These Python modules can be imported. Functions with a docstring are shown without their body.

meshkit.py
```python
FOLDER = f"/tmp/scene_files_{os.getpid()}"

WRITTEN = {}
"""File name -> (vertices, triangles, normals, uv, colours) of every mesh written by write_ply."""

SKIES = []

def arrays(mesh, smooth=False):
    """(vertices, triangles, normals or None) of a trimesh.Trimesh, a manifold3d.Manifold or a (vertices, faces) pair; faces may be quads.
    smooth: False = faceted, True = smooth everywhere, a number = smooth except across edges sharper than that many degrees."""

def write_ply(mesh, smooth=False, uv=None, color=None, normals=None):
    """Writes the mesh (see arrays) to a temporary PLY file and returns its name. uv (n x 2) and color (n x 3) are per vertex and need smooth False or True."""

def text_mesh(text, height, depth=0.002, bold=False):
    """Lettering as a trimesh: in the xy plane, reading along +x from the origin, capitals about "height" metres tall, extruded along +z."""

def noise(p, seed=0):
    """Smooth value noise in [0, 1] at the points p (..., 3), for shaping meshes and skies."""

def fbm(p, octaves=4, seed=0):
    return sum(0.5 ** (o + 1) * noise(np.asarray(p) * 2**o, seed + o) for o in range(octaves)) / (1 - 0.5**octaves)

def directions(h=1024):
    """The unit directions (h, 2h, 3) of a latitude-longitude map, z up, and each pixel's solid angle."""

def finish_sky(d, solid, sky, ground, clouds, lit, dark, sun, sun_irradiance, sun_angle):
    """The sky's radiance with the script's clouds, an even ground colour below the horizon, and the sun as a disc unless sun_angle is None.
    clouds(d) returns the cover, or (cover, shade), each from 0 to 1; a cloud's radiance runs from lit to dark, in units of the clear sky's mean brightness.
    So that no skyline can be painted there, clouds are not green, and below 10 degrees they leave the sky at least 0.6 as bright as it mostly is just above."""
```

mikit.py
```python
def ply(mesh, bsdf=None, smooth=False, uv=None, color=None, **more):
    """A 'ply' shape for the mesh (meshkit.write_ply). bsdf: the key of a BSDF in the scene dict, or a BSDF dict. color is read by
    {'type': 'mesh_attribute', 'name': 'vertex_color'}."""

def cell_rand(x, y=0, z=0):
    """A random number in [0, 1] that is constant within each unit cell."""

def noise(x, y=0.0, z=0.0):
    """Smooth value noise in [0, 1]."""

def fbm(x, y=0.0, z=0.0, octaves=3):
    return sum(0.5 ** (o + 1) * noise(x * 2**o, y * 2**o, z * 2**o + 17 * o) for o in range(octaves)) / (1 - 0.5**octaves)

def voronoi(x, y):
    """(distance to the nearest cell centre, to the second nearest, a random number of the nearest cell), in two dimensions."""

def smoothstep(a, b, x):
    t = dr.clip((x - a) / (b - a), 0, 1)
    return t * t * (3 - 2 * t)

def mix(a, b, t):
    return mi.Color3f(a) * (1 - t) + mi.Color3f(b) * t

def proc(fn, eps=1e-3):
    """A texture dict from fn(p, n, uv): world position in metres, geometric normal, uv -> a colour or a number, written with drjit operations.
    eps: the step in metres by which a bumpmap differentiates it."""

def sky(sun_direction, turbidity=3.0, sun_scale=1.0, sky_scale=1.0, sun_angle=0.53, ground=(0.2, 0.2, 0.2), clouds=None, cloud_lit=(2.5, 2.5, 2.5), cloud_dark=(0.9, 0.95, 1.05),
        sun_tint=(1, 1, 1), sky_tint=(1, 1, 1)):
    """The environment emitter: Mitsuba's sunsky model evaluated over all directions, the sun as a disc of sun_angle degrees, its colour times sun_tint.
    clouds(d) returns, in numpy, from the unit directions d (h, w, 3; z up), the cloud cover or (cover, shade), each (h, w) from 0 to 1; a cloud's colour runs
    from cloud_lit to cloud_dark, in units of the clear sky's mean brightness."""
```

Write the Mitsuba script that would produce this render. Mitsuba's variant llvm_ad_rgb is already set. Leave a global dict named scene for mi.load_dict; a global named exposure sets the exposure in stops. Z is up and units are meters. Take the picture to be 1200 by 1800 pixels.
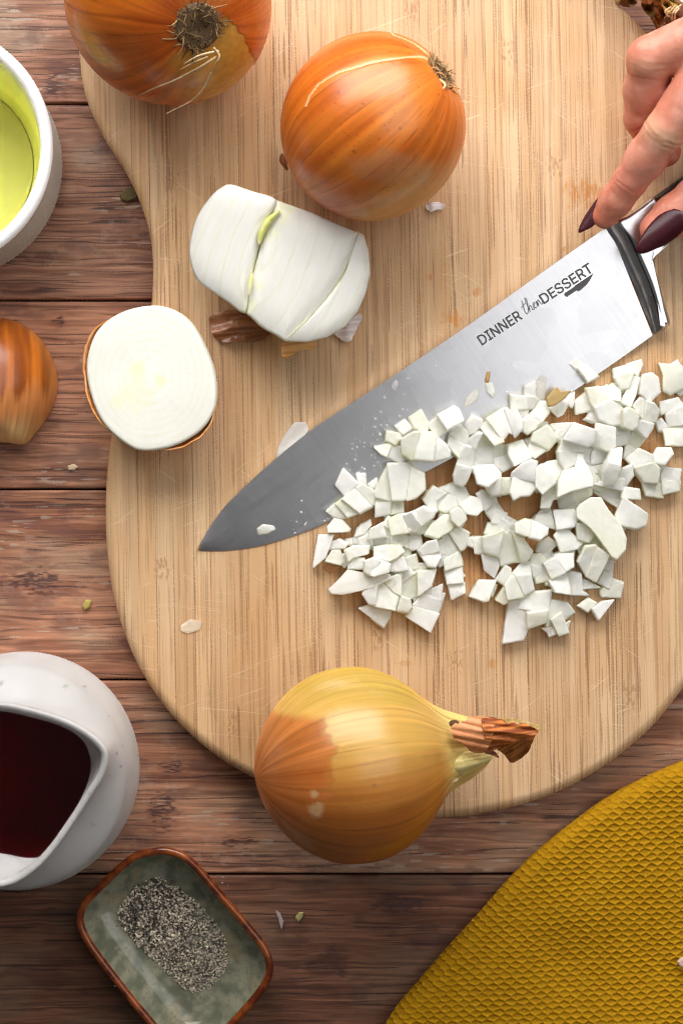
import math, random
import numpy as np
import trimesh, mitsuba as mi, drjit as dr
import manifold3d as m3
from shapely.geometry import Polygon, LineString, Point
from shapely.ops import unary_union
import mikit, meshkit
from mikit import proc, noise, fbm, voronoi, cell_rand, smoothstep, mix

T = mi.ScalarTransform4f
scene, labels = {}, {}

# ------------------------------------------------------------------ camera, light, exposure
BZ = 0.015                 # top of the cutting board
DIST = 0.73                # camera above the board
CZ = BZ + DIST
K = 0.000226               # metres per photograph pixel on the board
exposure = -0.20

scene['camera'] = {'type': 'thinlens', 'fov': 2 * math.degrees(math.atan(900 * K / DIST)), 'fov_axis': 'y',
                   'to_world': T().look_at(origin=[0, 0, CZ], target=[0, 0, 0], up=[0, 1, 0]),
                   'aperture_radius': 0.0013, 'focus_distance': CZ - 0.026, 'near_clip': 0.01, 'far_clip': 10.0}


def lamp(key, pos, target, w, h, rad, label):
    scene[key] = {'type': 'rectangle', 'to_world': T().look_at(origin=pos, target=target, up=[0, 0, 1]) @ T().scale([w / 2, h / 2, 1]),
                  'emitter': {'type': 'area', 'radiance': {'type': 'rgb', 'value': rad}},
                  'bsdf': {'type': 'diffuse', 'reflectance': {'type': 'rgb', 'value': [0.5, 0.5, 0.5]}}}
    labels[key] = {'label': label, 'category': 'lamp'}


lamp('window_light', [-0.05, 0.74, 0.50], [0, 0.05, 0], 1.1, 0.62, [8.6, 8.45, 8.3], 'tall soft daylight window beyond the far end of the table')
lamp('skylight', [0.74, 0.27, 1.25], [0.2, 0.1, 0], 1.05, 1.25, [2.15, 2.15, 2.15], 'soft overhead daylight panel to the right of the table')
scene['room_light'] = {'type': 'constant', 'radiance': {'type': 'rgb', 'value': [0.07, 0.068, 0.066]}}


# ------------------------------------------------------------------ helpers
def P(px, py, z):
    """The point at height z that stands at this place of the photograph."""
    s = K * (CZ - z) / DIST
    return np.array([(px - 600) * s, (900 - py) * s, z])


def PP(pts, z):
    return np.array([P(x, y, z) for x, y in pts])


def say(key, label=None, cat=None, group=None, kind=None):
    d = {k: v for k, v in (('label', label), ('category', cat), ('group', group), ('kind', kind)) if v}
    if d:
        labels[key] = d


def free(key):
    if key not in scene and key not in labels and not any(k.startswith(key + '__') for k in scene):
        return key
    i = 1
    while True:
        n = f'{key}_{i:03d}'
        if n not in scene and n not in labels and not any(k.startswith(n + '__') for k in scene):
            return n
        i += 1


def put(key, mesh, bsdf, angle=True, color=None, **more):
    """One entry. color: an array per vertex, or a function of (points, normals)."""
    key = free(key)
    if isinstance(mesh, tuple):
        v, f = np.asarray(mesh[0], float), np.asarray(mesh[1], int)
        if f.shape[1] == 4:
            f = np.vstack([f[:, [0, 1, 2]], f[:, [0, 2, 3]]])
        mesh = trimesh.Trimesh(v, f, process=False)
    if color is None:
        scene[key] = mikit.ply(mesh, bsdf, smooth=angle, **more)
        return key
    if angle is not True and angle is not False:
        mesh = trimesh.graph.smooth_shade(mesh, angle=np.radians(angle), facet_minarea=None)
    if callable(color):
        color = color(np.array(mesh.vertices), np.array(mesh.vertex_normals))
    scene[key] = mikit.ply(mesh, bsdf, smooth=bool(angle), color=np.clip(color, 0, 1), **more)
    return key


def nz(p, f, seed=0, octaves=3):
    return meshkit.fbm(np.asarray(p) * f, octaves, seed)


def sstep(a, b, x):
    t = np.clip((x - a) / (b - a), 0, 1)
    return t * t * (3 - 2 * t)


def lerp(a, b, t):
    t = np.asarray(t)[..., None]
    return np.asarray(a) * (1 - t) + np.asarray(b) * t


def spline(pts, n, closed=True):
    """Catmull-Rom through the points, n points evenly spaced by length."""
    p = np.asarray(pts, float)
    m = len(p)
    out = []
    segs = range(m if closed else m - 1)
    for i in segs:
        if closed:
            a, b, c, d = p[(i - 1) % m], p[i], p[(i + 1) % m], p[(i + 2) % m]
        else:
            a, b, c, d = p[max(i - 1, 0)], p[i], p[i + 1], p[min(i + 2, m - 1)]
        t = np.linspace(0, 1, 24, endpoint=False)[:, None]
        out.append(0.5 * ((2 * b) + (-a + c) * t + (2 * a - 5 * b + 4 * c - d) * t ** 2 + (-a + 3 * b - 3 * c + d) * t ** 3))
    q = np.vstack(out + ([p[:1]] if closed else [p[-1:]]))
    s = np.r_[0, np.cumsum(np.linalg.norm(np.diff(q, axis=0), axis=1))]
    u = np.linspace(0, s[-1], n, endpoint=not closed)
    return np.stack([np.interp(u, s, q[:, k]) for k in range(q.shape[1])], 1)


def loft(rings, cap0=True, cap1=True):
    """Closed rings of equal count joined one to the next; caps are fans to the ring's mean. Faces look outward when the rings go counter-clockwise upward."""
    n = len(rings[0])
    v = [np.asarray(r, float) for r in rings]
    f = []
    i = np.arange(n)
    j = (i + 1) % n
    for k in range(len(rings) - 1):
        a, b = k * n, (k + 1) * n
        f.append(np.stack([a + i, a + j, b + j], 1))
        f.append(np.stack([a + i, b + j, b + i], 1))
    V = np.vstack(v)
    if cap0:
        V = np.vstack([V, v[0].mean(0)])
        f.append(np.stack([j, i, i * 0 + len(V) - 1], 1))
    if cap1:
        V = np.vstack([V, v[-1].mean(0)])
        a = (len(rings) - 1) * n
        f.append(np.stack([a + i, a + j, i * 0 + len(V) - 1], 1))
    return V, np.vstack(f)


def tube(points, radii, sides=6):
    p = np.asarray(points, float)
    t = np.gradient(p, axis=0)
    t /= np.linalg.norm(t, axis=1, keepdims=True) + 1e-12
    a = np.cross(t, [0.3, 0.2, 0.93])
    a /= np.linalg.norm(a, axis=1, keepdims=True) + 1e-12
    b = np.cross(t, a)
    w = np.arange(sides) * 2 * np.pi / sides
    r = np.broadcast_to(radii, (len(p),))
    return loft([p[k] + r[k] * (np.cos(w)[:, None] * a[k] + np.sin(w)[:, None] * b[k]) for k in range(len(p))])


def join(parts):
    V, F, n = [], [], 0
    for v, f in parts:
        V.append(v)
        F.append(np.asarray(f) + n)
        n += len(v)
    return np.vstack(V), np.vstack(F)


def ccw(p):
    p = np.asarray(p, float)
    a = 0.5 * np.sum(p[:, 0] * np.roll(p[:, 1], -1) - p[:, 1] * np.roll(p[:, 0], -1))
    return p if a > 0 else p[::-1].copy()


def grid_faces(n, m):
    i, j = np.meshgrid(np.arange(n - 1), np.arange(m - 1), indexing='ij')
    a = (i * m + j).ravel()
    return np.vstack([np.stack([a, a + m, a + m + 1], 1), np.stack([a, a + m + 1, a + 1], 1)])


# ------------------------------------------------------------------ materials
VC = {'type': 'mesh_attribute', 'name': 'vertex_color'}


def mat(key, **kw):
    two = kw.pop('two', True)
    bump = kw.pop('bump', None)
    d = {'type': 'principled'}
    for k, v in kw.items():
        d[k] = {'type': 'rgb', 'value': list(v)} if isinstance(v, (tuple, list)) else v
    if bump:
        d = {'type': 'bumpmap', 'arbitrary': bump[0], 'scale': bump[1], 'bsdf': d}
    scene[key] = {'type': 'twosided', 'bsdf': d} if two else d


mat('m_skin_onion', base_color=VC, roughness=0.32, specular=0.5, clearcoat=0.25, clearcoat_gloss=0.93)
mat('m_papery', base_color=VC, roughness=0.55, specular=0.35)
mat('m_flesh', base_color=VC, roughness=0.24, specular=0.45)
mat('m_matte', base_color=VC, roughness=0.75, specular=0.25)
scene['m_dice'] = {'type': 'principledthin', 'base_color': VC, 'roughness': 0.17, 'diff_trans': 0.60, 'eta': 1.42}

# ------------------------------------------------------------------ the table: planks side by side
KT = K * CZ / DIST         # metres per pixel on the table
SEAM = [900 - s for s in (-155, 183, 528, 860, 1195, 1537, 1875)]
SEAM = [s * KT for s in SEAM]


def table_color(p, n, uv):
    x, y = p.x / KT + 600, 900 - p.y / KT          # in photograph pixels at this scale, only as a convenient unit of 0.23 mm
    row = dr.floor((y + 155) / 338)
    sh = row * 37.7
    warp = 9 * noise(x / 90 + sh, y / 26) + 4 * noise(x / 33, y / 12)
    g1 = fbm(x / 170 + sh, (y + warp) / 7.0, row, octaves=3)
    g2 = noise(x / 60 + sh * 3, (y + 0.6 * warp) / 2.2)
    big = fbm(x / 210 + sh, y / 95, 3.0, octaves=3)
    blot = fbm(x / 60 + sh, y / 24, 9.0, octaves=3)
    g3 = noise(x / 130 + sh, (y + 0.5 * warp) / 3.4, row + 40)
    g4 = noise(x / 36 + sh, y / 2.8, row + 60)
    c = mix((0.255, 0.102, 0.055), (0.53, 0.255, 0.150), smoothstep(0.25, 0.72, 0.55 * g1 + 0.45 * big))
    c = mix(c, mi.Color3f(0.40, 0.255, 0.165), 0.65 * smoothstep(0.48, 0.72, fbm(x / 160, y / 70, 13.0, octaves=3)))           # paler, dry patches
    c = mix(c, mi.Color3f(0.125, 0.052, 0.050), 0.60 * smoothstep(0.56, 0.76, blot) * (0.4 + 0.6 * g4))           # purple-brown stains
    c = c * (0.64 + 0.40 * g3 + 0.34 * g4)
    line = smoothstep(0.72, 0.86, noise(x / 210 + sh, (y + 0.8 * warp) / 3.0, row + 80))
    c = mix(c, mi.Color3f(0.085, 0.036, 0.030), 0.5 * line)
    for per, ph_ in ((41.0, 0.0), (67.0, 19.0), (113.0, 7.0)):
        v = (y + 16 * noise(x / 240 + ph_ + sh, y / 60) + 3 * noise(x / 37, y / 30, ph_)) / per + ph_
        k_ = dr.abs(v - dr.floor(v) - 0.5) * per
        c = mix(c, mi.Color3f(0.055, 0.026, 0.022), 0.65 * smoothstep(1.8, 0.6, k_) * smoothstep(0.56, 0.70, noise(x / 110 + ph_, dr.floor(v), row + ph_)))
    tone = cell_rand(row, 5)
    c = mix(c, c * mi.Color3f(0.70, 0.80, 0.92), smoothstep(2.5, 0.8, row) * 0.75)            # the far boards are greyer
    c = mix(c, c * mi.Color3f(0.40, 0.36, 0.34), smoothstep(3.6, 5.0, row))                 # the rows get darker towards the near end
    crack = smoothstep(0.68, 0.80, fbm(x / 150 + sh, (y + 0.6 * warp) / 3.2, 21.0, octaves=2)) * smoothstep(0.45, 0.65, noise(x / 90, y / 40, row + 3))
    c = mix(c, mi.Color3f(0.045, 0.025, 0.024), 0.75 * crack)
    worn = smoothstep(0.70, 0.80, noise(x / 26, y / 3.0, 7.0)) * smoothstep(0.58, 0.75, noise(x / 120, y / 30, 11.0))
    c = mix(c, mi.Color3f(0.55, 0.46, 0.38), 0.45 * worn * smoothstep(4.9, 3.9, row))
    scuff = smoothstep(0.58, 0.72, fbm(x / 14, y / 9, 44.0, octaves=3)) * smoothstep(0.56, 0.70, noise(x / 60, y / 45, 51.0))
    c = mix(c, mi.Color3f(0.50, 0.40, 0.33), 0.14 * scuff * smoothstep(5.2, 4.4, row))
    for kx, ky, rx, ry in ((62, 1020, 44, 24), (303, 1350, 24, 15), (105, 565, 12, 10), (585, 1672, 12, 10), (600, 1705, 9, 14), (285, 1425, 26, 34), (95, 150, 30, 24), (420, 1480, 30, 12), (700, 1590, 60, 16)):
        d = dr.sqrt(dr.square((x - kx) / rx) + dr.square((y - ky) / ry)) + 0.9 * (noise(x / 9, y / 4, kx * 1.0) - 0.5)
        vein = smoothstep(0.25, 0.62, noise(x / 8 + kx, y / 2.0, 2.0))
        c = mix(c, mi.Color3f(0.075, 0.035, 0.035), 0.85 * smoothstep(1.2, 0.4, d) * (0.25 + 0.75 * vein))
        c = mix(c, c * mi.Color3f(0.8, 0.66, 0.6), 0.7 * smoothstep(2.2, 0.9, d) * noise(x / 20, y / 2.5, 6.0))
    return c


def table_bump(p, n, uv):
    x, y = p.x / KT, p.y / KT
    return 0.55 * noise(x / 60, y / 2.2) + 0.45 * fbm(x / 130, y / 7, 0.0, octaves=2)


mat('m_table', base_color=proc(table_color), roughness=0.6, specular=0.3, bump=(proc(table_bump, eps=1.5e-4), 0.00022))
mat('m_gap', base_color=(0.03, 0.018, 0.015), roughness=0.9)
say('table', 'weathered reddish brown plank table top under everything', kind='structure')
for a, b in zip(SEAM[:-1], SEAM[1:]):
    y1, y0 = a - 0.0004, b + 0.0004
    x0, x1, r = -0.42, 0.62, 0.0011
    prof = [(y0, -0.02), (y0, -r)] + [(y0 + r * (1 - math.cos(t)), -r + r * math.sin(t)) for t in np.linspace(0.2, math.pi / 2, 6)]
    prof += [(y1 - r * (1 - math.cos(t)), -r + r * math.sin(t)) for t in np.linspace(math.pi / 2, 0.2, 6)] + [(y1, -r), (y1, -0.02)]
    prof = np.array(prof)
    xs = np.linspace(x0, x1, 90)
    rings = []
    for i, x in enumerate(xs):
        wob = 0.00035 * (meshkit.noise(np.array([[x * 60, y0 * 900, 0.5]]))[0] - 0.5)
        wob2 = 0.00035 * (meshkit.noise(np.array([[x * 60, y1 * 900, 4.5]]))[0] - 0.5)
        q = np.stack([np.full(len(prof), x), prof[:, 0] + np.where(prof[:, 0] < (y0 + y1) / 2, wob, wob2), prof[:, 1]], 1)
        rings.append(q[::-1])
    put('table__plank', loft(rings), 'm_table', 35)
put('table__underlay', trimesh.creation.box(bounds=[[-0.42, -0.23, -0.024], [0.62, 0.25, -0.0042]]), 'm_gap', False)

# ------------------------------------------------------------------ the bamboo cutting board
BO = [(138, 100), (150, 170), (181, 240), (222, 305), (250, 368), (266, 440), (264, 535), (243, 610), (214, 690), (192, 780), (184, 880), (187, 975), (203, 1070),
      (242, 1172), (300, 1258), (372, 1325), (450, 1372), (540, 1412), (650, 1436), (770, 1440), (860, 1430), (960, 1403), (1050, 1357), (1125, 1300), (1178, 1243), (1240, 1150), (1300, 1010), (1325, 850), (1328, 640),
      (1310, 470), (1282, 330), (1240, 210), (1184, 112), (1132, 48), (1085, 0), (1020, -75), (920, -170), (760, -230), (560, -250), (360, -225), (220, -150), (150, -50), (136, 30)]
bo = ccw(spline([P(x, y, BZ)[:2] for x, y in BO], 420))
BOARD = Polygon(bo)


def inset(poly2d, d):
    """The ring moved inward by d along its own normals."""
    t = np.roll(poly2d, -1, 0) - np.roll(poly2d, 1, 0)
    t /= np.linalg.norm(t, axis=1, keepdims=True)
    return poly2d + d * np.stack([-t[:, 1], t[:, 0]], 1)


def ring3(p2, z):
    return np.column_stack([p2, np.full(len(p2), z) if np.isscalar(z) else z])


R = 0.0045
rings = [ring3(inset(bo, 0.0025), 0.0005), ring3(inset(bo, 0.0008), 0.002)]
rings += [ring3(bo, 0.0055), ring3(bo, BZ - R)]
rings += [ring3(inset(bo, R * (1 - math.cos(t))), BZ - R + R * math.sin(t)) for t in np.linspace(0.2, math.pi / 2, 9)]
rings += [ring3(inset(bo, 0.012), BZ)]


def board_color(p, n, uv):
    x = p.x / K + 600 + 0.018 * (p.y / K)
    y = 900 - p.y / K
    s = x / 31.0 + 0.35 * noise(x / 31.0)
    strip = dr.floor(s)
    r1 = cell_rand(strip, 1)
    yy = y + 400 * r1
    f1 = noise(x / 2.3, yy / 240, strip)              # long fibre streaks
    f2 = noise(x / 1.7, yy / 90, 3.0)
    f3 = noise(x / 5.5, yy / 420, strip + 9)
    c = mix((0.60, 0.382, 0.205), (0.67, 0.45, 0.255), r1)
    c = mix(c, mi.Color3f(0.59, 0.345, 0.16), 0.5 * smoothstep(0.5, 0.9, cell_rand(strip, 2)))
    dens = 0.45 + 0.55 * smoothstep(0.25, 0.8, noise(x / 16, yy / 300, 5.0))
    c = mix(c, mi.Color3f(0.33, 0.155, 0.065), 0.58 * dens * smoothstep(0.60, 0.80, f1))
    c = mix(c, mi.Color3f(0.20, 0.085, 0.035), 0.62 * dens * smoothstep(0.68, 0.82, f2))
    c = mix(c, mi.Color3f(0.74, 0.53, 0.33), 0.35 * smoothstep(0.6, 0.85, f3))
    # joints between the glued strips
    fr = s - strip
    c = mix(c, mi.Color3f(0.26, 0.125, 0.055), 0.75 * smoothstep(0.075, 0.02, fr) * smoothstep(0.3, 0.7, noise(strip, y / 120)))
    c = c * (0.95 + 0.10 * cell_rand(strip, 7))
    c = mix(c, c * mi.Color3f(0.93, 0.85, 0.74), 0.7 * smoothstep(0.45, 0.75, fbm(x / 120, y / 160, 33.0, octaves=3)))
    # bamboo nodes: short rough patches inside a strip
    for kx, ky in ((312, 325), (283, 1000), (795, 1160), (1100, 1225), (575, 150), (400, 1275), (905, 90), (985, 290), (410, 60), (740, 20), (1060, 900), (660, 1120)):
        d = dr.maximum(dr.abs(x - kx) / 15, dr.abs(y - ky) / 26) + 0.7 * (noise(x / 3, y / 9, kx * 1.0) - 0.5)
        c = mix(c, mi.Color3f(0.36, 0.175, 0.07), 0.55 * smoothstep(1.0, 0.45, d) * smoothstep(0.35, 0.7, noise(x / 2.6, y / 6, 8.0)))
    # orange juice stains and the wet patch under the chopped onion
    for kx, ky, rx, ry, a in ((1035, 340, 34, 28, .8), (800, 560, 26, 14, .8), (760, 487, 9, 9, .7), (848, 512, 12, 10, .6), (1000, 437, 8, 8, .7), (745, 525, 7, 14, .6), (860, 1168, 9, 10, .7), (752, 1220, 6, 6, .6), (706, 1166, 16, 5, .5)):
        d = dr.sqrt(dr.square((x - kx) / rx) + dr.square((y - ky) / ry)) + 1.2 * (fbm(x / 8, y / 14, kx * 1.0, octaves=2) - 0.5)
        c = mix(c, mi.Color3f(0.50, 0.195, 0.03), a * smoothstep(1.05, 0.5, d) * (0.35 + 0.65 * smoothstep(0.3, 0.6, noise(x / 3.5, y / 40, 12.0))))
    wet = dr.sqrt(dr.square((x - 880) / 300) + dr.square((y - 880 + 0.30 * (x - 880)) / 165)) + 0.5 * (fbm(x / 40, y / 90, 2.0, octaves=2) - 0.5)
    c = mix(c, c * mi.Color3f(0.80, 0.58, 0.36), 0.85 * smoothstep(1.06, 0.80, wet))
    # knife scratches
    for a, ph in ((0.6, 0.0), (-0.35, 31.0), (2.5, 57.0), (0.1, 83.0)):
        u = x * math.cos(a) + y * math.sin(a)
        v = -x * math.sin(a) + y * math.cos(a)
        l = noise(v / 1.3 + ph, u / 120)
        c = mix(c, mi.Color3f(0.82, 0.66, 0.47), 0.40 * smoothstep(0.91, 0.97, l) * smoothstep(0.45, 0.70, noise(x / 70, y / 70, ph)))
    return c


def board_bump(p, n, uv):
    return noise(p.x / K / 1.6, p.y / K / 90) + 0.5 * noise(p.x / K / 5, p.y / K / 200)


mat('m_board', base_color=proc(board_color), roughness=0.48, specular=0.4, bump=(proc(board_bump, eps=1.0e-4), 0.00010))
put('cutting_board', loft(rings), 'm_board', 40)
say('cutting_board', 'large rounded bamboo cutting board with a narrowed neck, lying on the plank table', 'cutting board')

# ------------------------------------------------------------------ whole onions
def frame(a):
    a = np.asarray(a, float) / np.linalg.norm(a)
    b = np.cross(a, [0.13, 0.21, 0.97])
    b /= np.linalg.norm(b)
    return np.stack([b, np.cross(a, b), a], 1)            # columns: two sideways directions and the axis


def bulb(prof, nphi):
    """A body turned about the axis from a profile of (axial, radius) rows; returns V (axis frame), F, phi, row number from 0 to 1."""
    n = len(prof)
    ph = np.arange(nphi) * 2 * np.pi / nphi
    V = np.stack([prof[:, None, 1] * np.cos(ph), prof[:, None, 1] * np.sin(ph), np.repeat(prof[:, :1], nphi, 1)], -1).reshape(-1, 3)
    V0, F = loft(V.reshape(n, nphi, 3))
    PH = np.r_[np.tile(ph, n), 0, 0]
    S = np.r_[np.repeat(np.linspace(0, 1, n), nphi), 0, 1]
    return V0, F, PH, S


def polar_noise(ph, s, fphi, fs, seed, octaves=2):
    """Noise that runs round the axis without a seam: fphi cells round, fs cells along."""
    r = fphi / (2 * np.pi)
    return meshkit.fbm(np.stack([np.cos(ph) * r + 50, np.sin(ph) * r + 50, s * fs + seed * 7.3], -1), octaves, seed)


def lines(ph, s, count, wander, seed, sharp):
    """Thin meridional veins at uneven spacing: 1 on a vein."""
    u = ph * count / (2 * np.pi) + wander * (polar_noise(ph, s, 5, 2.0, seed) - 0.5) + 0.8 * np.sin(ph * 3 + seed) + 0.4 * np.sin(ph * 7)
    k = np.floor(u)
    d = np.abs(u - k - 0.5) * 2
    h = (np.sin((k % count) * 127.1 + seed * 31.7) * 43758.5453) % 1.0
    return sstep(sharp, 0, d) * h


def onion(key, c, r, axis, pal, seed, aspect=0.94, extra=None, nphi=420, ns=220, prof=None, root_dip=True):
    if prof is None:
        t = np.linspace(0.02, np.pi - 0.02, ns)
        ax, ra = -np.cos(t) * aspect, np.sin(t) ** 0.94
        ax = ax - 0.055 * np.exp(-((np.pi - t) / 0.28) ** 2)           # the root end is drawn in
        prof = np.stack([ax, ra], 1) * r
    V, F, ph, s = bulb(prof, nphi)
    rr = V[:, :2]
    lob = 1 + 0.020 * np.cos(2 * ph + seed) + 0.012 * np.cos(3 * ph + 2 * seed) + 0.010 * (polar_noise(ph, s, 9, 1.2, seed + 3) - 0.5)
    ridge = 0.0035 * (polar_noise(ph, s, 46, 1.3, seed + 5) - 0.5) + 0.0028 * lines(ph, s, 26, 0.7, seed + 8, 0.25) 
    V[:, :2] = rr * (lob + ridge)[:, None]
    V[:, 2] += r * 0.010 * (polar_noise(ph, s, 4, 2, seed + 9) - 0.5)
    Rm = frame(axis)
    W = V @ Rm.T + np.asarray(c)
    col = pal(ph, s, W, seed)
    if extra is not None:
        W, col = extra(W, col, ph, s, Rm)
    put(key + '__bulb', (W, F), 'm_skin_onion', True, col)
    return Rm


def pal_orange(dark, mid, light, pale):
    def f(ph, s, W, seed):
        st = polar_noise(ph, s, 60, 1.1, seed, 3)
        st2 = polar_noise(ph, s, 150, 2.0, seed + 1, 2)
        big = polar_noise(ph, s, 5, 2.4, seed + 2, 3)
        c = lerp(0.5 * np.asarray(dark) + 0.5 * np.asarray(mid), mid, sstep(0.20, 0.66, st))
        c = lerp(c, dark, 0.8 * sstep(0.55, 0.75, polar_noise(ph, s, 6, 1.6, seed + 31, 3)))
        c = lerp(c, light, 0.7 * sstep(0.46, 0.74, 0.25 * st + 0.75 * big))
        c = lerp(c, pale, 0.30 * sstep(0.60, 0.78, polar_noise(ph, s, 7, 3.2, seed + 11, 3)))
        c = c * (0.78 + 0.44 * st2)[:, None]
        v = lines(ph, s, 34, 0.9, seed + 8, 0.12)
        c = lerp(c, c * np.array([0.45, 0.30, 0.20]), 0.9 * v)
        v2 = lines(ph, s, 61, 1.2, seed + 21, 0.22)
        c = lerp(c, c * np.array([1.25, 1.35, 1.5]), 0.5 * v2)
        sp = nz(W, 900, seed, 2)
        return lerp(c, np.asarray(dark) * 0.5, 0.5 * sstep(0.74, 0.82, sp))
    return f


def root_tuft(key, c, axis, tip, rad, n, seed, length, tone=1.0):
    """Dry root fibres standing round the root plate, and the plate."""
    rng = np.random.default_rng(seed)
    Rm = frame(axis)
    parts, cols = [], []
    for k in range(n):
        a, q = rng.uniform(0, 2 * np.pi), rad * math.sqrt(rng.uniform(0.03, 1))
        if k < n * 0.4:
            q = rad * rng.uniform(0.82, 1.02)
        p0 = np.array([q * math.cos(a), q * math.sin(a), tip - 0.0012])
        d = np.array([math.cos(a) * rng.normal(0.15, 0.5), math.sin(a) * rng.normal(0.15, 0.5), 1.0])
        L = length * rng.uniform(0.35, 1.0)
        curl = rng.normal(0, 0.9, 3)
        curl[2] = -abs(curl[2]) * 0.8
        ts = np.linspace(0, 1, 6)
        pts = np.array([p0 + L * (t * d / np.linalg.norm(d) + 0.55 * t * t * curl) for t in ts])
        pts[:, 2] = np.maximum(pts[:, 2], tip - 0.0012)
        parts.append(tube(pts, np.linspace(0.00034, 0.00014, 6) * rng.uniform(0.7, 1.4), 5))
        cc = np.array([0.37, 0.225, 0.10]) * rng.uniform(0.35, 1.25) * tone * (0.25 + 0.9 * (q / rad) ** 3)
        cols.append(np.repeat(cc[None], len(parts[-1][0]), 0))
    V, F = join(parts)
    V = V @ Rm.T + c
    put(key + '__root_tuft', (V, F), 'm_matte', True, np.vstack(cols))
    # the plate
    ph = np.arange(40) * 2 * np.pi / 40
    rg = [np.stack([np.cos(ph) * rad * f, np.sin(ph) * rad * f, np.full(40, tip + h)], 1) for f, h in ((1.12, -0.002), (1.05, 0.0), (0.85, 0.0006), (0.5, 0.0002), (0.2, -0.0002))]
    V, F = loft(rg)
    V[:, 2] += 0.0009 * (nz(V, 900, seed) - 0.5)
    col = lerp((0.05, 0.028, 0.016), (0.20, 0.125, 0.06), nz(V, 1500, seed, 2))
    put(key + '__root_plate', (V @ Rm.T + c, F), 'm_matte', True, col)


def rootlet(key, pts, z, r0=0.00042, r1=0.00015, col=(0.50, 0.36, 0.20)):
    q = spline(np.array([P(x, y, h) for (x, y), h in zip(pts, z)]), 26, False)
    put(key + '__rootlet', tube(q, np.linspace(r0, r1, 26), 6), 'm_matte', True, lambda v, n: np.asarray(col) * (0.7 + 0.6 * nz(v, 700, 4, 2))[:, None])


# top left onion, its root end towards the camera
R1 = 0.0395
C1 = P(297, -3, BZ + R1 * 0.96)
A1 = np.array([0.36, -0.50, 0.78]); A1 /= np.linalg.norm(A1)
PAL1 = pal_orange((0.25, 0.040, 0.004), (0.46, 0.088, 0.006), (0.57, 0.155, 0.014), (0.54, 0.235, 0.075))


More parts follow.
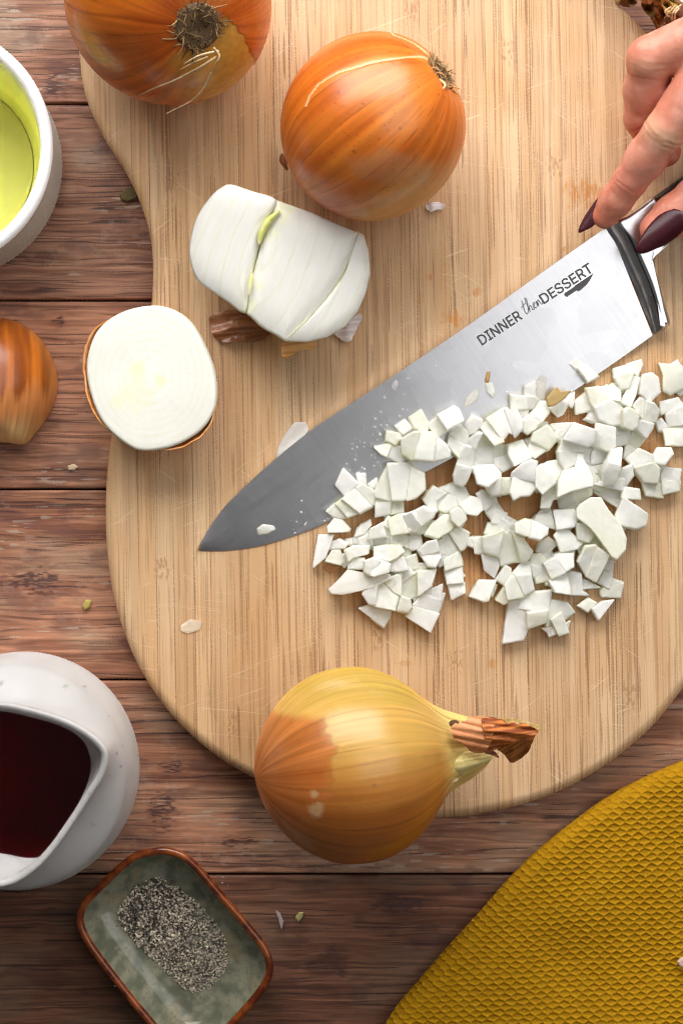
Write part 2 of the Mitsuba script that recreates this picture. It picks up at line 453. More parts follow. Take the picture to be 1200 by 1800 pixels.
def extra1(W, col, ph, s, Rm):
    # the outer skin is torn away under the root, so that the yellow one below shows
    q = (W - C1) / R1
    d = q[:, 0] * 0.60 + q[:, 1] * -0.80 + 0.10 * (nz(W, 160, 3) - 0.5) + 0.05 * (nz(W, 600, 9) - 0.5)
    side = q[:, 0] * 0.80 + q[:, 1] * 0.60
    m = sstep(0.60, 0.66, d) * sstep(-0.62, -0.10, side - 0.25 * (nz(W, 120, 5) - 0.5)) * sstep(0.30, 0.285, side + 0.10 * (nz(W, 200, 6) - 0.5) + 0.35 * (0.9 - d) ** 2)
    rim = m * sstep(0.715, 0.675, d)
    col = lerp(col, np.array([0.54, 0.27, 0.045]) * (0.75 + 0.5 * nz(W, 420, 8))[:, None], m)
    col = lerp(col, np.array([0.16, 0.05, 0.012]), 0.4 * rim)
    return W - 0.00035 * m[:, None] * (W - C1) / R1, col


onion('onion', C1, R1, A1, PAL1, 3, 0.96, extra1)
root_tuft('onion', C1, A1, R1 * 0.925, 0.0082, 230, 5, 0.0052)
say('onion', 'copper-orange whole onion at the top left, its dark hairy root end facing the camera', 'onion', 'whole unpeeled onions')
zr = C1[2] + A1[2] * R1
rootlet('onion', [(384, 90), (350, 98), (325, 112)], [zr, zr + 0.002, zr - 0.001], 0.0006, 0.00025, (0.58, 0.42, 0.24))
rootlet('onion', [(380, 100), (352, 118), (310, 140), (270, 156), (246, 168)], [zr, zr - .001, zr - 0.009, zr - .0165, zr - 0.024], 0.00055, 0.0002, (0.55, 0.38, 0.20))
rootlet('onion', [(372, 128), (360, 152), (338, 176), (312, 190), (292, 200)], [zr - 0.007, zr - 0.013, zr - 0.019, zr - .021, zr - 0.022], 0.00042, 0.00018, (0.55, 0.40, 0.22))
rootlet('onion', [(376, 84), (386, 98), (380, 112), (372, 130)], [zr + .001, zr + .0025, zr + .001, zr - 0.006], 0.00042, 0.0002, (0.48, 0.33, 0.18))
rootlet('onion', [(365, 100), (345, 108), (330, 116), (318, 122)], [zr + .001, zr + .001, zr - .003, zr - 0.006], 0.00042, 0.0002, (0.48, 0.33, 0.18))

# the onion in the middle of the top, root end to the right
R2 = 0.0352
C2 = P(655, 224, BZ + R2 * 0.97)
A2 = np.array([0.76, 0.53, 0.40]); A2 /= np.linalg.norm(A2)
PAL2 = pal_orange((0.38, 0.062, 0.004), (0.60, 0.142, 0.012), (0.70, 0.225, 0.030), (0.66, 0.30, 0.075))


def extra2(W, col, ph, s, Rm):
    q = (W - C2) / R2
    # pale, thin skin low down on the near right side
    d = q[:, 0] * 0.42 - q[:, 1] * 0.90 + 0.35 * (nz(W, 70, 4) - 0.5) + 0.10 * (polar_noise(ph, s, 60, 1.5, 6) - 0.5)
    m = sstep(0.60, 0.95, d)
    col = lerp(col, np.array([0.62, 0.36, 0.11]) * (0.8 + 0.4 * polar_noise(ph, s, 70, 1.4, 9))[:, None], 0.55 * m)
    d2 = np.sqrt(((q[:, 0] - 0.15) / 0.55) ** 2 + ((q[:, 1] + 0.58) / 0.20) ** 2) + 0.8 * (nz(W, 130, 6) - 0.5)
    col = lerp(col, np.array([0.46, 0.25, 0.13]), 0.4 * sstep(1.0, 0.4, d2))
    # two splits in the outer skin, running from the root, that show pale skin below
    m3 = np.zeros(len(W))
    ex, ey = q[:, 0], q[:, 1]
    path = LineString([((x - 655) / 166, (222 - y) / 166) for x, y in ((775, 118), (740, 118), (700, 130), (655, 140), (620, 150), (592, 156), (560, 172), (545, 190), (538, 208))])
    path2 = LineString([((x - 655) / 166, (222 - y) / 166) for x, y in ((758, 108), (725, 88), (690, 74), (686, 60))])
    near = np.where((q[:, 2] > -0.1))[0]
    import shapely
    pts = shapely.points(ex[near], ey[near])
    w = 0.014 + 0.035 * sstep(0.35, 0.75, ex[near])
    m3[near] = np.maximum(sstep(1.0, 0.55, shapely.distance(path, pts) / w), sstep(1.0, 0.5, shapely.distance(path2, pts) / w))
    col = lerp(col, (0.74, 0.52, 0.27), 0.75 * m3)
    return W - 0.00022 * m3[:, None] * q, col


onion('onion_001', C2, R2, A2, PAL2, 8, 0.99, extra2)
root_tuft('onion_001', C2, A2, R2 * 0.95, 0.0066, 260, 9, 0.0050, 1.7)
say('onion_001', 'bright orange whole onion in the top middle, with its tan root tuft pointing right', 'onion', 'whole unpeeled onions')
z2 = C2[2]
rootlet('onion_001', [(778, 150), (764, 172), (763, 205), (770, 240), (775, 277)], [z2 + .018, z2 + .0205, z2 + .0215, z2 + .019, z2 + .016], 0.00042, 0.0002, (0.60, 0.43, 0.25))
rootlet('onion_001', [(772, 140), (782, 150), (772, 165), (766, 180)], [z2 + .019, z2 + .021, z2 + .021, z2 + .021], 0.0006, 0.0003, (0.62, 0.48, 0.26))
# little flap of skin at its left foot
fl = spline(PP([(494, 270), (500, 282), (504, 300), (497, 292), (491, 283)], BZ + 0.012), 30)
put('onion_001__skin_flap', loft([fl + [0, 0, -0.0004], fl + [0.0006, 0, 0.0004]]), 'm_papery', True, lambda v, n: np.tile([0.30, 0.10, 0.03], (len(v), 1)))

# the onion on the near edge of the board, neck to the right
R3 = 0.0375
C3 = P(618, 1344, BZ + R3 * 0.96)
A3 = P(872, 1308, C3[2] - 0.013) - C3
A3 /= np.linalg.norm(A3)
th = np.linspace(0.02, 1.0, 230)
px_ax = np.array([-0.99, -0.965, -0.90, -0.76, -0.55, -0.28, 0.0, 0.25, 0.48, 0.66, 0.79, 0.90, 1.00, 1.10, 1.25, 1.40])
px_ra = np.array([0.03, 0.16, 0.36, 0.60, 0.81, 0.955, 1.0, 0.975, 0.875, 0.735, 0.60, 0.49, 0.41, 0.36, 0.30, 0.21])
prof3 = spline(np.stack([px_ax, px_ra], 1), 240, False) * R3


def pal3(ph, s, W, seed):
    q = (W - C3) / R3
    ax = q @ A3
    st = polar_noise(ph, s, 70, 1.0, seed, 3)
    st2 = polar_noise(ph, s, 170, 1.5, seed + 1, 2)
    olive, yel, tan, rust, rust2 = (0.42, 0.27, 0.030), (0.60, 0.35, 0.080), (0.50, 0.20, 0.035), (0.40, 0.105, 0.014), (0.40, 0.095, 0.014)
    up = q[:, 1] + 0.22 * (st - 0.5) + 0.20 * (nz(W, 60, 3) - 0.5)
    c = lerp(tan, yel, sstep(-0.15, 0.40, up))
    c = lerp(c, olive, 0.8 * sstep(0.55, 0.85, up))
    low = -q[:, 1] + 0.35 * (st - 0.5) + 0.3 * (nz(W, 90, 7) - 0.5)
    c = lerp(c, rust, 0.80 * sstep(-0.05, 0.50, low))
    ng = sstep(0.72, 1.05, ax)
    c = lerp(c, (0.66, 0.52, 0.17), 0.85 * ng)
    # outer rust skin left on the root end, with a torn rim
    edge = -0.50 + 0.16 * np.sin(np.arctan2(q[:, 1], q[:, 2]) * 2.2 + 0.5) + 0.10 * (nz(W, 120, 11) - 0.5) + 0.04 * (nz(W, 500, 4) - 0.5)
    e3 = edge - ax + 0.30 * (st - 0.5) + 0.10 * (st2 - 0.5) + 0.10 * (nz(W, 260, 14) - 0.5)
    m = sstep(-0.02, 0.05, e3) * sstep(0.62, 0.52, q[:, 1] + 0.05 * nz(W, 300, 9)) * sstep(-0.9, -0.3, q[:, 1] + 0.2 * nz(W, 90, 2))
    c = lerp(c, (0.44, 0.15, 0.03), 0.7 * sstep(0.05, 0.0, np.abs(e3)) * sstep(0.62, 0.52, q[:, 1]) * sstep(-0.7, -0.2, q[:, 1]))
    c = lerp(c, lerp(rust2, (0.56, 0.165, 0.038), sstep(0.3, 0.65, st)), 0.85 * m)
    c = c * (0.74 + 0.50 * st2)[:, None]
    v = lines(ph, s, 44, 0.8, seed + 4, 0.20)
    c = lerp(c, c * np.array([0.60, 0.40, 0.22]), 0.6 * v)
    for ex, ey, r in ((-0.34, -0.32, 0.10), (-0.36, -0.16, 0.06)):
        d = np.hypot(q[:, 0] - ex, q[:, 1] - ey) / r + 0.9 * (nz(W, 400, 5) - 0.5)
        c = lerp(c, (0.70, 0.42, 0.20), 0.75 * sstep(1.0, 0.4, d) * (q[:, 2] > 0))
    d = np.hypot((q[:, 0] - 0.21) / 0.03, (q[:, 1] + 0.06) / 0.025)
    return lerp(c, (0.38, 0.13, 0.04), 0.7 * sstep(1, 0.5, d) * (q[:, 2] > 0))


def extra3(W, col, ph, s, Rm):
    q = (W - C3) / R3
    ax = q @ A3
    w = sstep(0.70, 1.1, ax)
    rad = (q - ax[:, None] * A3)
    fold = polar_noise(ph, s, 22, 0.8, 31, 2) - 0.5
    W = W + w[:, None] * rad * (0.30 * fold)[:, None] * R3
    # the rust skin stands a little above the yellow one
    return W, col


onion('onion_002', C3, R3, A3, pal3, 15, extra=extra3, prof=prof3)
say('onion_002', 'yellow and rust whole onion on the near edge of the board, papery neck pointing right', 'onion', 'whole unpeeled onions')


def sheet(key, outline, zfn, bsdf, colfn, thick=0.00035, curl=0.0, seed=0, n=110, rows=10, bump=0.0007):
    """A thin crumpled skin: a star-shaped outline in photograph pixels with heights from zfn(px, py), given real thickness."""
    o = ccw(spline([(x, -y) for x, y in outline], n))
    o = o + (np.stack([meshkit.noise(np.stack([o[:, 0] * .3, o[:, 1] * .3, np.full(n, seed + .5)], 1)), meshkit.noise(np.stack([o[:, 0] * .3, o[:, 1] * .3, np.full(n, seed + 9.5)], 1))], 1) - 0.5) * 3.0
    c = o.mean(0)
    top, bot = [], []
    for f in np.linspace(1, 0.08, rows):
        q = c + (o - c) * f
        z = np.array([zfn(x, -y) for x, y in q]) + curl * f ** 3
        w = np.array([P(x, -y, h) for (x, y), h in zip(q, z)])
        w[:, 2] += bump * (nz(w, 330, seed, 3) - 0.4)
        top.append(w)
        bot.append(w - [0, 0, thick])
    return put(key, loft(bot[::-1] + top), bsdf, 50, colfn)


def rustcol(a, b, seed=1, f=(300, 40), ang=0.1):
    def g(v, n):
        u = np.stack([v[:, 0] * math.cos(ang) + v[:, 1] * math.sin(ang), -v[:, 0] * math.sin(ang) + v[:, 1] * math.cos(ang)], 1)
        k = meshkit.fbm(np.stack([u[:, 0] * f[1], u[:, 1] * f[0] * 6, v[:, 2] * 50 + seed], 1), 3, seed)
        return lerp(a, b, sstep(0.3, 0.7, k))
    return g


# dry neck of the near onion: green-yellow leaf base, rust scraps that flare out at the tip
zn = C3[2] + 0.002
sheet('onion_002__neck_leaf', [(742, 1372), (770, 1345), (800, 1325), (830, 1312), (864, 1326), (860, 1338), (828, 1352), (800, 1368), (770, 1376)], lambda x, y: zn + 0.002 - ((x - 800) / 60) ** 2 * 0.004 + 0.004 * math.cos((y - 1345) / 17), 'm_papery', rustcol((0.42, 0.33, 0.09), (0.72, 0.60, 0.26), 3), seed=3, curl=-0.002)
sheet('onion_002__neck_skin', [(792, 1283), (799, 1272), (818, 1267), (824, 1259), (858, 1261), (868, 1272), (864, 1298), (858, 1314), (846, 1324), (828, 1321), (812, 1307), (799, 1299)],
      lambda x, y: zn + 0.0062 + 0.0042 * math.cos((y - 1291) / 24) + 0.00035 * math.sin((y - 0.2 * x) / 2.3) - (x - 800) * 0.00002, 'm_papery', rustcol((0.46, 0.155, 0.045), (0.70, 0.33, 0.15), 5, (330, 18), -0.25), seed=5, bump=0.0005, rows=16, n=160)
sheet('onion_002__neck_skin', [(848, 1262), (880, 1264), (915, 1270), (944, 1283), (940, 1292), (915, 1300), (888, 1312), (862, 1317), (852, 1300)],
      lambda x, y: zn + 0.0062 + 0.0040 * math.cos((y - 1286) / 17) + 0.0006 * math.sin((y - 0.12 * x) / 2.6) - (x - 850) * 0.00003, 'm_papery', rustcol((0.22, 0.045, 0.008), (0.62, 0.20, 0.04), 6, (330, 22), 0.12), seed=6, bump=0.0012, rows=16, n=160)
sheet('onion_002__neck_skin', [(862, 1306), (890, 1300), (915, 1296), (939, 1289), (934, 1308), (924, 1326), (899, 1341), (886, 1327), (874, 1318)],
      lambda x, y: zn + 0.0030 + 0.0009 * math.sin((x + 0.5 * y) / 4.2) - max(0, y - 1300) * 0.00012, 'm_papery', rustcol((0.20, 0.06, 0.012), (0.46, 0.17, 0.04), 7, (300, 30), 0.55), seed=7, bump=0.0012, rows=14, n=140)
sheet('onion_002__neck_skin', [(848, 1318), (862, 1316), (872, 1324), (876, 1332), (864, 1328), (852, 1324)], lambda x, y: zn + 0.003, 'm_papery', rustcol((0.12, 0.03, 0.01), (0.30, 0.09, 0.03), 8), seed=18)
sheet('onion_002__neck_skin', [(882, 1263), (905, 1264), (925, 1268), (948, 1276), (950, 1284), (930, 1284), (900, 1275)], lambda x, y: zn + 0.0085 - (x - 880) * 0.00004 + 0.0006 * math.sin(x / 3.0), 'm_papery', rustcol((0.55, 0.36, 0.12), (0.72, 0.52, 0.22), 6), seed=6)
sheet('onion_002__neck_skin', [(790, 1268), (800, 1265), (806, 1269), (804, 1276), (796, 1279), (790, 1275)], lambda x, y: zn + 0.0088, 'm_papery', rustcol((0.10, 0.045, 0.02), (0.22, 0.11, 0.04), 7), seed=7)
sheet('onion_002__neck_leaf', [(735, 1366), (752, 1374), (775, 1380), (800, 1374), (804, 1368), (780, 1370), (758, 1364)], lambda x, y: zn + 0.005 - (x - 740) * 0.00002, 'm_papery', rustcol((0.55, 0.38, 0.16), (0.74, 0.60, 0.36), 8), seed=8)

# ------------------------------------------------------------------ cut onions
FL, FLG, FLY = np.array([0.80, 0.785, 0.72]), np.array([0.73, 0.73, 0.56]), np.array([0.80, 0.82, 0.50])


def resample(pts, n):
    p = np.asarray(pts + [pts[0]], float)
    q = np.r_[0, np.cumsum(np.linalg.norm(np.diff(p, axis=0), axis=1))]
    u = np.linspace(0, q[-1], n, endpoint=False)
    return np.stack([np.interp(u, q, p[:, k]) for k in (0, 1)], 1)


def dome(outline, zfn, foot, nring, base_z, colfn, key, bsdf='m_flesh', relief=None, power=0.5, rows_top=44, n=260, foot_c=None, sharp=False):
    """A cut piece: a flat top of this outline (photograph pixels at the height zfn) and a rounded body that narrows to foot times the outline on base_z."""
    o = ccw(spline([(x, -y) for x, y in outline], n)) if not sharp else ccw(resample([(x, -y) for x, y in outline], n))
    c = o.mean(0)
    top = []
    for f in np.linspace(1, 0.03, rows_top):
        q = c + (o - c) * f
        w = np.array([P(x, -y, zfn(x, -y)) for x, y in q])
        if relief is not None:
            w[:, 2] += relief(q[:, 0], -q[:, 1], f)
        if f == 1:
            w[:, 2] -= 0.0004
        top.append(w)
    rim = top[0]
    cc = rim.mean(0) if foot_c is None else np.array([*foot_c, 0])
    body = []
    for t in np.linspace(1, 0.0, nring)[:-1]:
        g = foot + (1 - foot) * (1 - t ** (1 / power)) ** power if t < 1 else foot
        w = rim.copy()
        ctr = cc * t + rim.mean(0) * (1 - t)
        w[:, :2] = ctr[:2] + (rim[:, :2] - rim.mean(0)[:2]) * g
        w[:, 2] = base_z * t + rim[:, 2] * (1 - t)
        body.append(w)
    V, F = loft(body + top)
    return put(key, (V, F), bsdf, 50, lambda v, nn: colfn(v, nn))


# the big peeled half with slices cut into it
def facez(tx, ty, z0, cx, cy):
    return lambda x, y: z0 + tx * (x - cx) * K + ty * (cy - y) * K


def facecol(cx, cy, ax, scale, seed):
    """Nested layers about the core line: faint green seams between white layers."""
    a = np.asarray(ax, float) / np.linalg.norm(ax)

    def f(v, n):
        z = v[:, 2]
        s = K * (CZ - z) / DIST
        x, y = v[:, 0] / s + 600 - cx, 900 - v[:, 1] / s - cy
        u, w = x * a[0] + y * a[1], -x * a[1] + y * a[0]
        rr = np.sqrt((w / 1.0) ** 2 + (u / 2.4) ** 2) / scale + 0.10 * (nz(v, 30, seed) - 0.5)
        k = rr * 5.2 + 0.5
        seam = sstep(0.12, 0.0, np.abs(k - np.round(k))) * (0.3 + 0.7 * nz(v, 90, seed + 2))
        fib = meshkit.fbm(np.stack([w * 0.5, u * 0.02, np.full(len(v), seed * 3.1)], 1), 2, seed)
        c = lerp(FL, FLG * [0.97, 0.99, 0.92], 0.6 * seam)
        c = c * (0.95 + 0.09 * fib)[:, None]
        c = lerp(c, FLY, 0.8 * sstep(0.16, 0.02, np.abs(w) / scale) * sstep(0.35, 0.65, nz(v, 140, seed + 5)))
        side = sstep(0.75, 0.3, n[:, 2])
        return lerp(c, FLG * [1.0, 0.99, 0.96], 0.7 * side)
    return f


def layer_relief(cx, cy, ax, scale, amp, seed):
    a = np.asarray(ax, float) / np.linalg.norm(ax)

    def f(x, y, fr):
        u, w = (x - cx) * a[0] + (y - cy) * a[1], -(x - cx) * a[1] + (y - cy) * a[0]
        rr = np.sqrt(w ** 2 + (u / 2.4) ** 2) / scale
        wob = 0.35 * (meshkit.noise(np.stack([x * .02, y * .02, x * 0 + seed], 1)) - 0.5)
        step = ((rr * 5.2 + wob) % 1.0)                              # each layer dips a little at its seam
        return amp * (-0.9 * np.exp(-((step - 0.5) / 0.07) ** 2) + 0.5 * np.cos((step - 0.5) * 2 * np.pi) * -1) - 0.0022 * fr ** 5
    return f


ZH = BZ + 0.030
AX = (-75, 190)
OUT_L = [(405, 322), (440, 333), (484, 349), (472, 380), (456, 420), (446, 460), (438, 500), (430, 548), (400, 530), (372, 511), (346, 490), (333, 455), (333, 425), (345, 380), (368, 345), (387, 328)]
dome(OUT_L, facez(0.10, 0.05, ZH, 400, 440), 0.60, 14, BZ + 0.0005, facecol(470, 440, AX, 135, 3), 'onion_half__slice', relief=layer_relief(470, 440, AX, 135, 0.00007, 2), foot_c=P(440, 445, BZ)[:2])
CUT = [(629, 407), (620, 446), (600, 486), (570, 527), (536, 566), (500, 599)]
SL = [[(486, 350), (512, 359), (548, 372), (580, 386), (606, 397)] + CUT + [(487, 590), (474, 583), (468, 580), (455, 571), (450, 565), (434, 551), (440, 505), (449, 465), (461, 422), (474, 384)],
      [(630, 407.3), (639, 411), (648, 440), (651, 480), (643, 515), (628, 548), (605, 575), (575, 592), (540, 601)] + [(x + 0.6, y + .3) for x, y in CUT[::-1]]]
for k, (o, tl, dz) in enumerate(zip(SL, ((-0.07, 0.03), (-0.12, 0.05)), (0.0004, -0.0020))):
    cx, cy = np.mean(o, 0)
    dome(o, facez(tl[0], tl[1], ZH + dz, cx, cy), 0.62, 14, BZ + 0.0005, facecol(470, 440, AX, 160, 5 + k), 'onion_half__slice', relief=layer_relief(470, 440, AX, 160, 0.00007, 7 + k), sharp=True, foot_c=(0.6 * P(cx, cy, BZ) + 0.4 * P(490, 455, BZ))[:2])
# the green shoot in the core
for pts, r in (([(492, 370), (472, 388), (460, 408), (455, 430)], 6.2), ([(444, 480), (440, 500), (437, 520)], 3.6)):
    q = spline(np.array([P(x, y, ZH + 0.0018) for x, y in pts]), 24, False)
    rr = np.sin(np.linspace(0.15, np.pi - 0.25, 24)) ** 0.7 * r * K
    put('onion_half__green_shoot', tube(q, rr, 10), 'm_flesh', True, lambda v, n: lerp((0.66, 0.70, 0.16), (0.82, 0.80, 0.46), sstep(0.3, 0.7, nz(v, 260, 3, 2))))
sheet('onion_half__skin_flap', [(496, 600), (520, 602), (548, 600), (556, 606), (545, 615), (528, 616), (512, 625), (497, 630), (494, 615)], lambda x, y: ZH - 0.006 - max(0, y - 600) * 0.00012, 'm_papery', rustcol((0.55, 0.22, 0.06), (0.72, 0.40, 0.15), 4), seed=11)
say('onion_half', 'peeled white onion half sliced into strips, green core, below the bright orange onion', 'onion half')
sheet('onion_skin', [(368, 560), (385, 548), (415, 546), (450, 556), (475, 580), (462, 597), (430, 600), (392, 601), (374, 588)], lambda x, y: BZ + 0.0022 + 0.0018 * math.sin((x - 360) / 30) + 0.0009 * math.sin((y + 0.3 * x) / 5), 'm_skin_onion', rustcol((0.22, 0.070, 0.026), (0.44, 0.19, 0.09), 9, (200, 60)), seed=12, bump=0.0014)
say('onion_skin', 'brown glossy scrap of onion skin poking out under the peeled half, lower left', 'onion skin')
sheet('onion_skin_001', [(585, 582), (602, 572), (630, 552), (637, 560), (628, 575), (615, 600), (598, 596)], lambda x, y: BZ + 0.003 + 0.0008 * math.sin(x / 6), 'm_papery', rustcol((0.60, 0.50, 0.50), (0.78, 0.70, 0.68), 10), seed=13)
say('onion_skin_001', 'pale pinkish scrap of onion film on the board, lower right of the peeled half', 'onion skin')
sheet('onion_skin_002', [(748, 362), (760, 356), (772, 356), (782, 360), (778, 367), (765, 369), (755, 372)], lambda x, y: BZ + 0.002 + 0.0005 * math.sin(x / 4), 'm_papery', rustcol((0.70, 0.66, 0.64), (0.84, 0.80, 0.78), 11), seed=14)
say('onion_skin_002', 'small white onion flake on the board under the right of the bright orange onion', 'onion skin')

# round end slice lying face up across the board's left edge
OE = [(265, 537), (305, 545), (337, 570), (360, 610), (376, 655), (380, 695), (373, 728), (352, 757), (315, 780), (275, 791), (240, 790), (205, 768), (178, 738), (160, 695), (152, 650), (158, 610), (176, 575), (215, 548)]
ZE = BZ + 0.021


def endcol(v, n):
    s = K * (CZ - v[:, 2]) / DIST
    x, y = v[:, 0] / s + 600, 900 - v[:, 1] / s
    rr = np.hypot((x - 262) / 112, (y - 662) / 126) + 0.05 * (nz(v, 90, 3) - 0.5)
    c = lerp(FL * 1.03, FL * [1.0, 1.0, 0.98], rr)
    for a in (0.22, 0.36, 0.49, 0.61, 0.72, 0.82, 0.92):
        c = lerp(c, FLG, 0.5 * sstep(0.022, 0.0, np.abs(rr - a - 0.03 * nz(v, 60, int(a * 90)))))
    for cx, cy, r, k in ((245, 650, 20, .75), (281, 670, 17, .75), (240, 690, 45, .35), (205, 700, 22, .3)):
        d = np.hypot(x - cx, y - cy) / r + 0.8 * (nz(v, 220, 6) - 0.5)
        c = lerp(c, (0.82, 0.79, 0.46), k * sstep(1.0, 0.2, d))
    ang = np.arctan2(y - 662, x - 262)
    c = c * (0.97 + 0.05 * meshkit.fbm(np.stack([np.cos(ang) * 14, np.sin(ang) * 14, rr * 2], 1), 2, 4))[:, None]
    side = sstep(0.80, 0.45, n[:, 2])
    return lerp(c, FLG, 0.6 * side)


def endrelief(x, y, f):
    rr = np.hypot((x - 262) / 112, (y - 662) / 126)
    return 0.00003 * np.cos(rr * 44 + 5 * meshkit.noise(np.stack([x * .02, y * .02, x * 0 + 1.3], 1))) + 0.0006 * (meshkit.noise(np.stack([x * .02, y * .02, x * 0 + 3.3], 1)) - 0.5) - 0.0005 * rr ** 6


dome(OE, facez(0.03, -0.03, ZE, 262, 662), 0.50, 16, BZ + 0.0004, endcol, 'onion_slice__flesh', relief=endrelief, n=260, rows_top=34, foot_c=P(285, 655, BZ)[:2])
# orange skin round it: a shell just outside the flesh
o = ccw(spline([(x, -y) for x, y in OE], 260))
rimz = facez(0.03, -0.03, ZE, 262, 662)
rim = np.array([P(x, -y, rimz(x, -y)) for x, y in o])
mc, fc = rim.mean(0), P(285, 655, BZ)
angs = np.arctan2(o[:, 1] + 662, o[:, 0] - 262)
lowr = 0.9 * np.exp(-((angs + 0.95) / 0.42) ** 2) + 0.85 * np.exp(-((np.abs(angs) - 2.75) / 0.5) ** 2)      # where the skin stands out
outr, inr = [], []
for t in np.linspace(0.985, 0.0, 16):
    g = 0.50 + 0.50 * (1 - t ** 2) ** 0.5
    ctr = fc * t + mc * (1 - t)
    w = rim.copy()
    w[:, :2] = ctr[:2] + (rim[:, :2] - mc[:2]) * g
    w[:, 2] = (BZ + 0.0004) * t + (rim[:, 2] - 0.0016) * (1 - t)
    d = w[:, :2] - ctr[:2]
    d /= np.linalg.norm(d, axis=1, keepdims=True)
    off = 0.0003 + 0.0020 * lowr * (1 - t) * (0.6 + 0.8 * nz(rim, 260, 8)) - 0.0012 * (1 - np.minimum(1, lowr * 2.2)) * (1 - t)
    w2 = w.copy()
    w2[:, :2] += d * off[:, None]
    w2[:, 2] += 0.0010 * lowr * (1 - t) * (nz(rim, 700, 5) - 0.7)
    w[:, :2] += d * (off - 0.0007)[:, None]
    outr.append(w2)
    inr.append(w)
put('onion_slice__skin', loft(outr + inr[::-1], False, False), 'm_papery', True, rustcol((0.58, 0.22, 0.05), (0.78, 0.42, 0.18), 14, (120, 60)))
say('onion_slice', "round white end cut off an onion, flat face up across the board's left edge", 'onion slice')

# half onion in its skin, face down on the table at the left edge of the photograph
RH = 0.0305


def halfskin():
    n, m = 240, 90
    OH = [(-36, 556), (15, 560), (52, 578), (80, 610), (96, 650), (98, 685), (85, 725), (60, 760), (40, 780), (5, 777), (-36, 775), (-80, 777), (-112, 780), (-135, 755), (-160, 715), (-170, 680), (-168, 645), (-150, 605), (-122, 575), (-85, 560)]
    o = ccw(spline([(x, -y) for x, y in OH], n))
    base = np.array([P(x, -y, 0.006) for x, y in o])
    c = base.mean(0)
    c[1] -= 0.003
    rg = []
    for t in np.linspace(0, 1, m):
        a = t * np.pi / 2
        w = c + (base - c) * math.cos(a) ** 0.92
        w[:, 2] = 0.0006 + (RH - 0.0006) * math.sin(a) ** 0.9
        w[:, 2] -= 0.008 * sstep(0.01, 0.035, c[1] - w[:, 1]) * math.sin(a)
        rg.append(w)
    rg[-1] = c * 0.999 + rg[-2] * 0.001
    rg[-1][:, 2] = rg[-2][:, 2].mean() + 0.00002
    return loft(rg)


V, F = halfskin()
hc = P(-36, 668, 0.0)


def halfcol(v, n):
    x, y = (v[:, 0] - hc[0]) / 0.03, (v[:, 1] - hc[1]) / 0.03
    ph = x / np.maximum(0.25, np.sqrt(np.maximum(0, 1.15 - np.minimum(1.1, (y * 0.86) ** 2))))        # lengthwise veins that run top to bottom
    st = meshkit.fbm(np.stack([ph * 11, y * 0.8, y * 0 + 2.2], 1), 3, 2)
    st2 = meshkit.fbm(np.stack([ph * 30, y * 1.6, y * 0 + 7.2], 1), 2, 3)
    c = lerp((0.30, 0.070, 0.007), (0.58, 0.165, 0.016), sstep(0.3, 0.65, st))
    low = -y + 0.5 * (st - 0.5) + 0.35 * (st2 - 0.5) + 0.12 * x
    c = lerp(c, (0.66, 0.25, 0.075), sstep(0.10, 0.40, low))
    c = lerp(c, (0.70, 0.49, 0.22), 0.9 * sstep(0.45, 0.85, low))
    c = lerp(c, (0.60, 0.36, 0.10), 0.6 * sstep(0.85, 1.15, np.hypot(x - 0.05, y)))
    return c * (0.68 + 0.6 * st2)[:, None]


put('onion_half_001__skin', (V, F), 'm_skin_onion', True, halfcol)
say('onion_half_001', 'half onion in orange skin lying cut side down on the planks, left edge', 'onion half')

# crumpled skins on the table beyond the board, top right; some unseen ones added to cast shade
rng = np.random.default_rng(12)
GS = [([(1085, -20), (1110, -8), (1118, 6), (1100, 12), (1080, 2)], 0.010, (0.22, 0.10, 0.03), (0.40, 0.21, 0.07)),
      ([(1108, -40), (1128, -10), (1126, 10), (1140, 28), (1155, 52), (1160, 30), (1150, -10), (1140, -40)], 0.018, (0.16, 0.065, 0.02), (0.46, 0.26, 0.08)),
      ([(1136, -40), (1146, 0), (1154, 30), (1164, 44), (1172, 20), (1166, -20), (1158, -45)], 0.024, (0.20, 0.08, 0.025), (0.42, 0.20, 0.06)),
      ([(1158, -30), (1160, 0), (1164, 16), (1176, 24), (1190, 12), (1184, -14), (1172, -40)], 0.028, (0.42, 0.24, 0.05), (0.62, 0.41, 0.12)),
      ([(1176, -30), (1186, 0), (1196, 16), (1215, 20), (1218, -20), (1195, -50)], 0.024, (0.34, 0.10, 0.03), (0.50, 0.20, 0.06)),
      ([(1080, -110), (1110, -50), (1150, -35), (1190, -60), (1180, -110), (1130, -140)], 0.038, (0.34, 0.15, 0.04), (0.52, 0.28, 0.10)),  # unseen sheet, added high up to keep window light off the gap
      ([(1010, -150), (1060, -90), (1090, -60), (1130, -90), (1100, -150)], 0.030, (0.30, 0.13, 0.04), (0.50, 0.26, 0.09)),  # also out of view, added to block light
      ([(1110, -30), (1122, -2), (1140, 8), (1160, -20), (1150, -50)], 0.034, (0.26, 0.11, 0.03), (0.46, 0.22, 0.07)),
      ([(1150, 20), (1170, 40), (1200, 60), (1230, 50), (1225, 10), (1190, 0)], 0.014, (0.26, 0.11, 0.04), (0.46, 0.24, 0.10))]
for k, (o, z, a, b) in enumerate(GS):
    sheet('onion_peelings__skin', o, lambda x, y, z=z, k=k: z + 0.0035 * math.sin((0.8 * x + 0.6 * y) / 5.5 + k) + 0.002 * math.sin((x - y) / 3.4 + k), 'm_papery', rustcol(a, b, 20 + k, (220, 60), -0.9), seed=20 + k, bump=0.004, thick=0.0005)
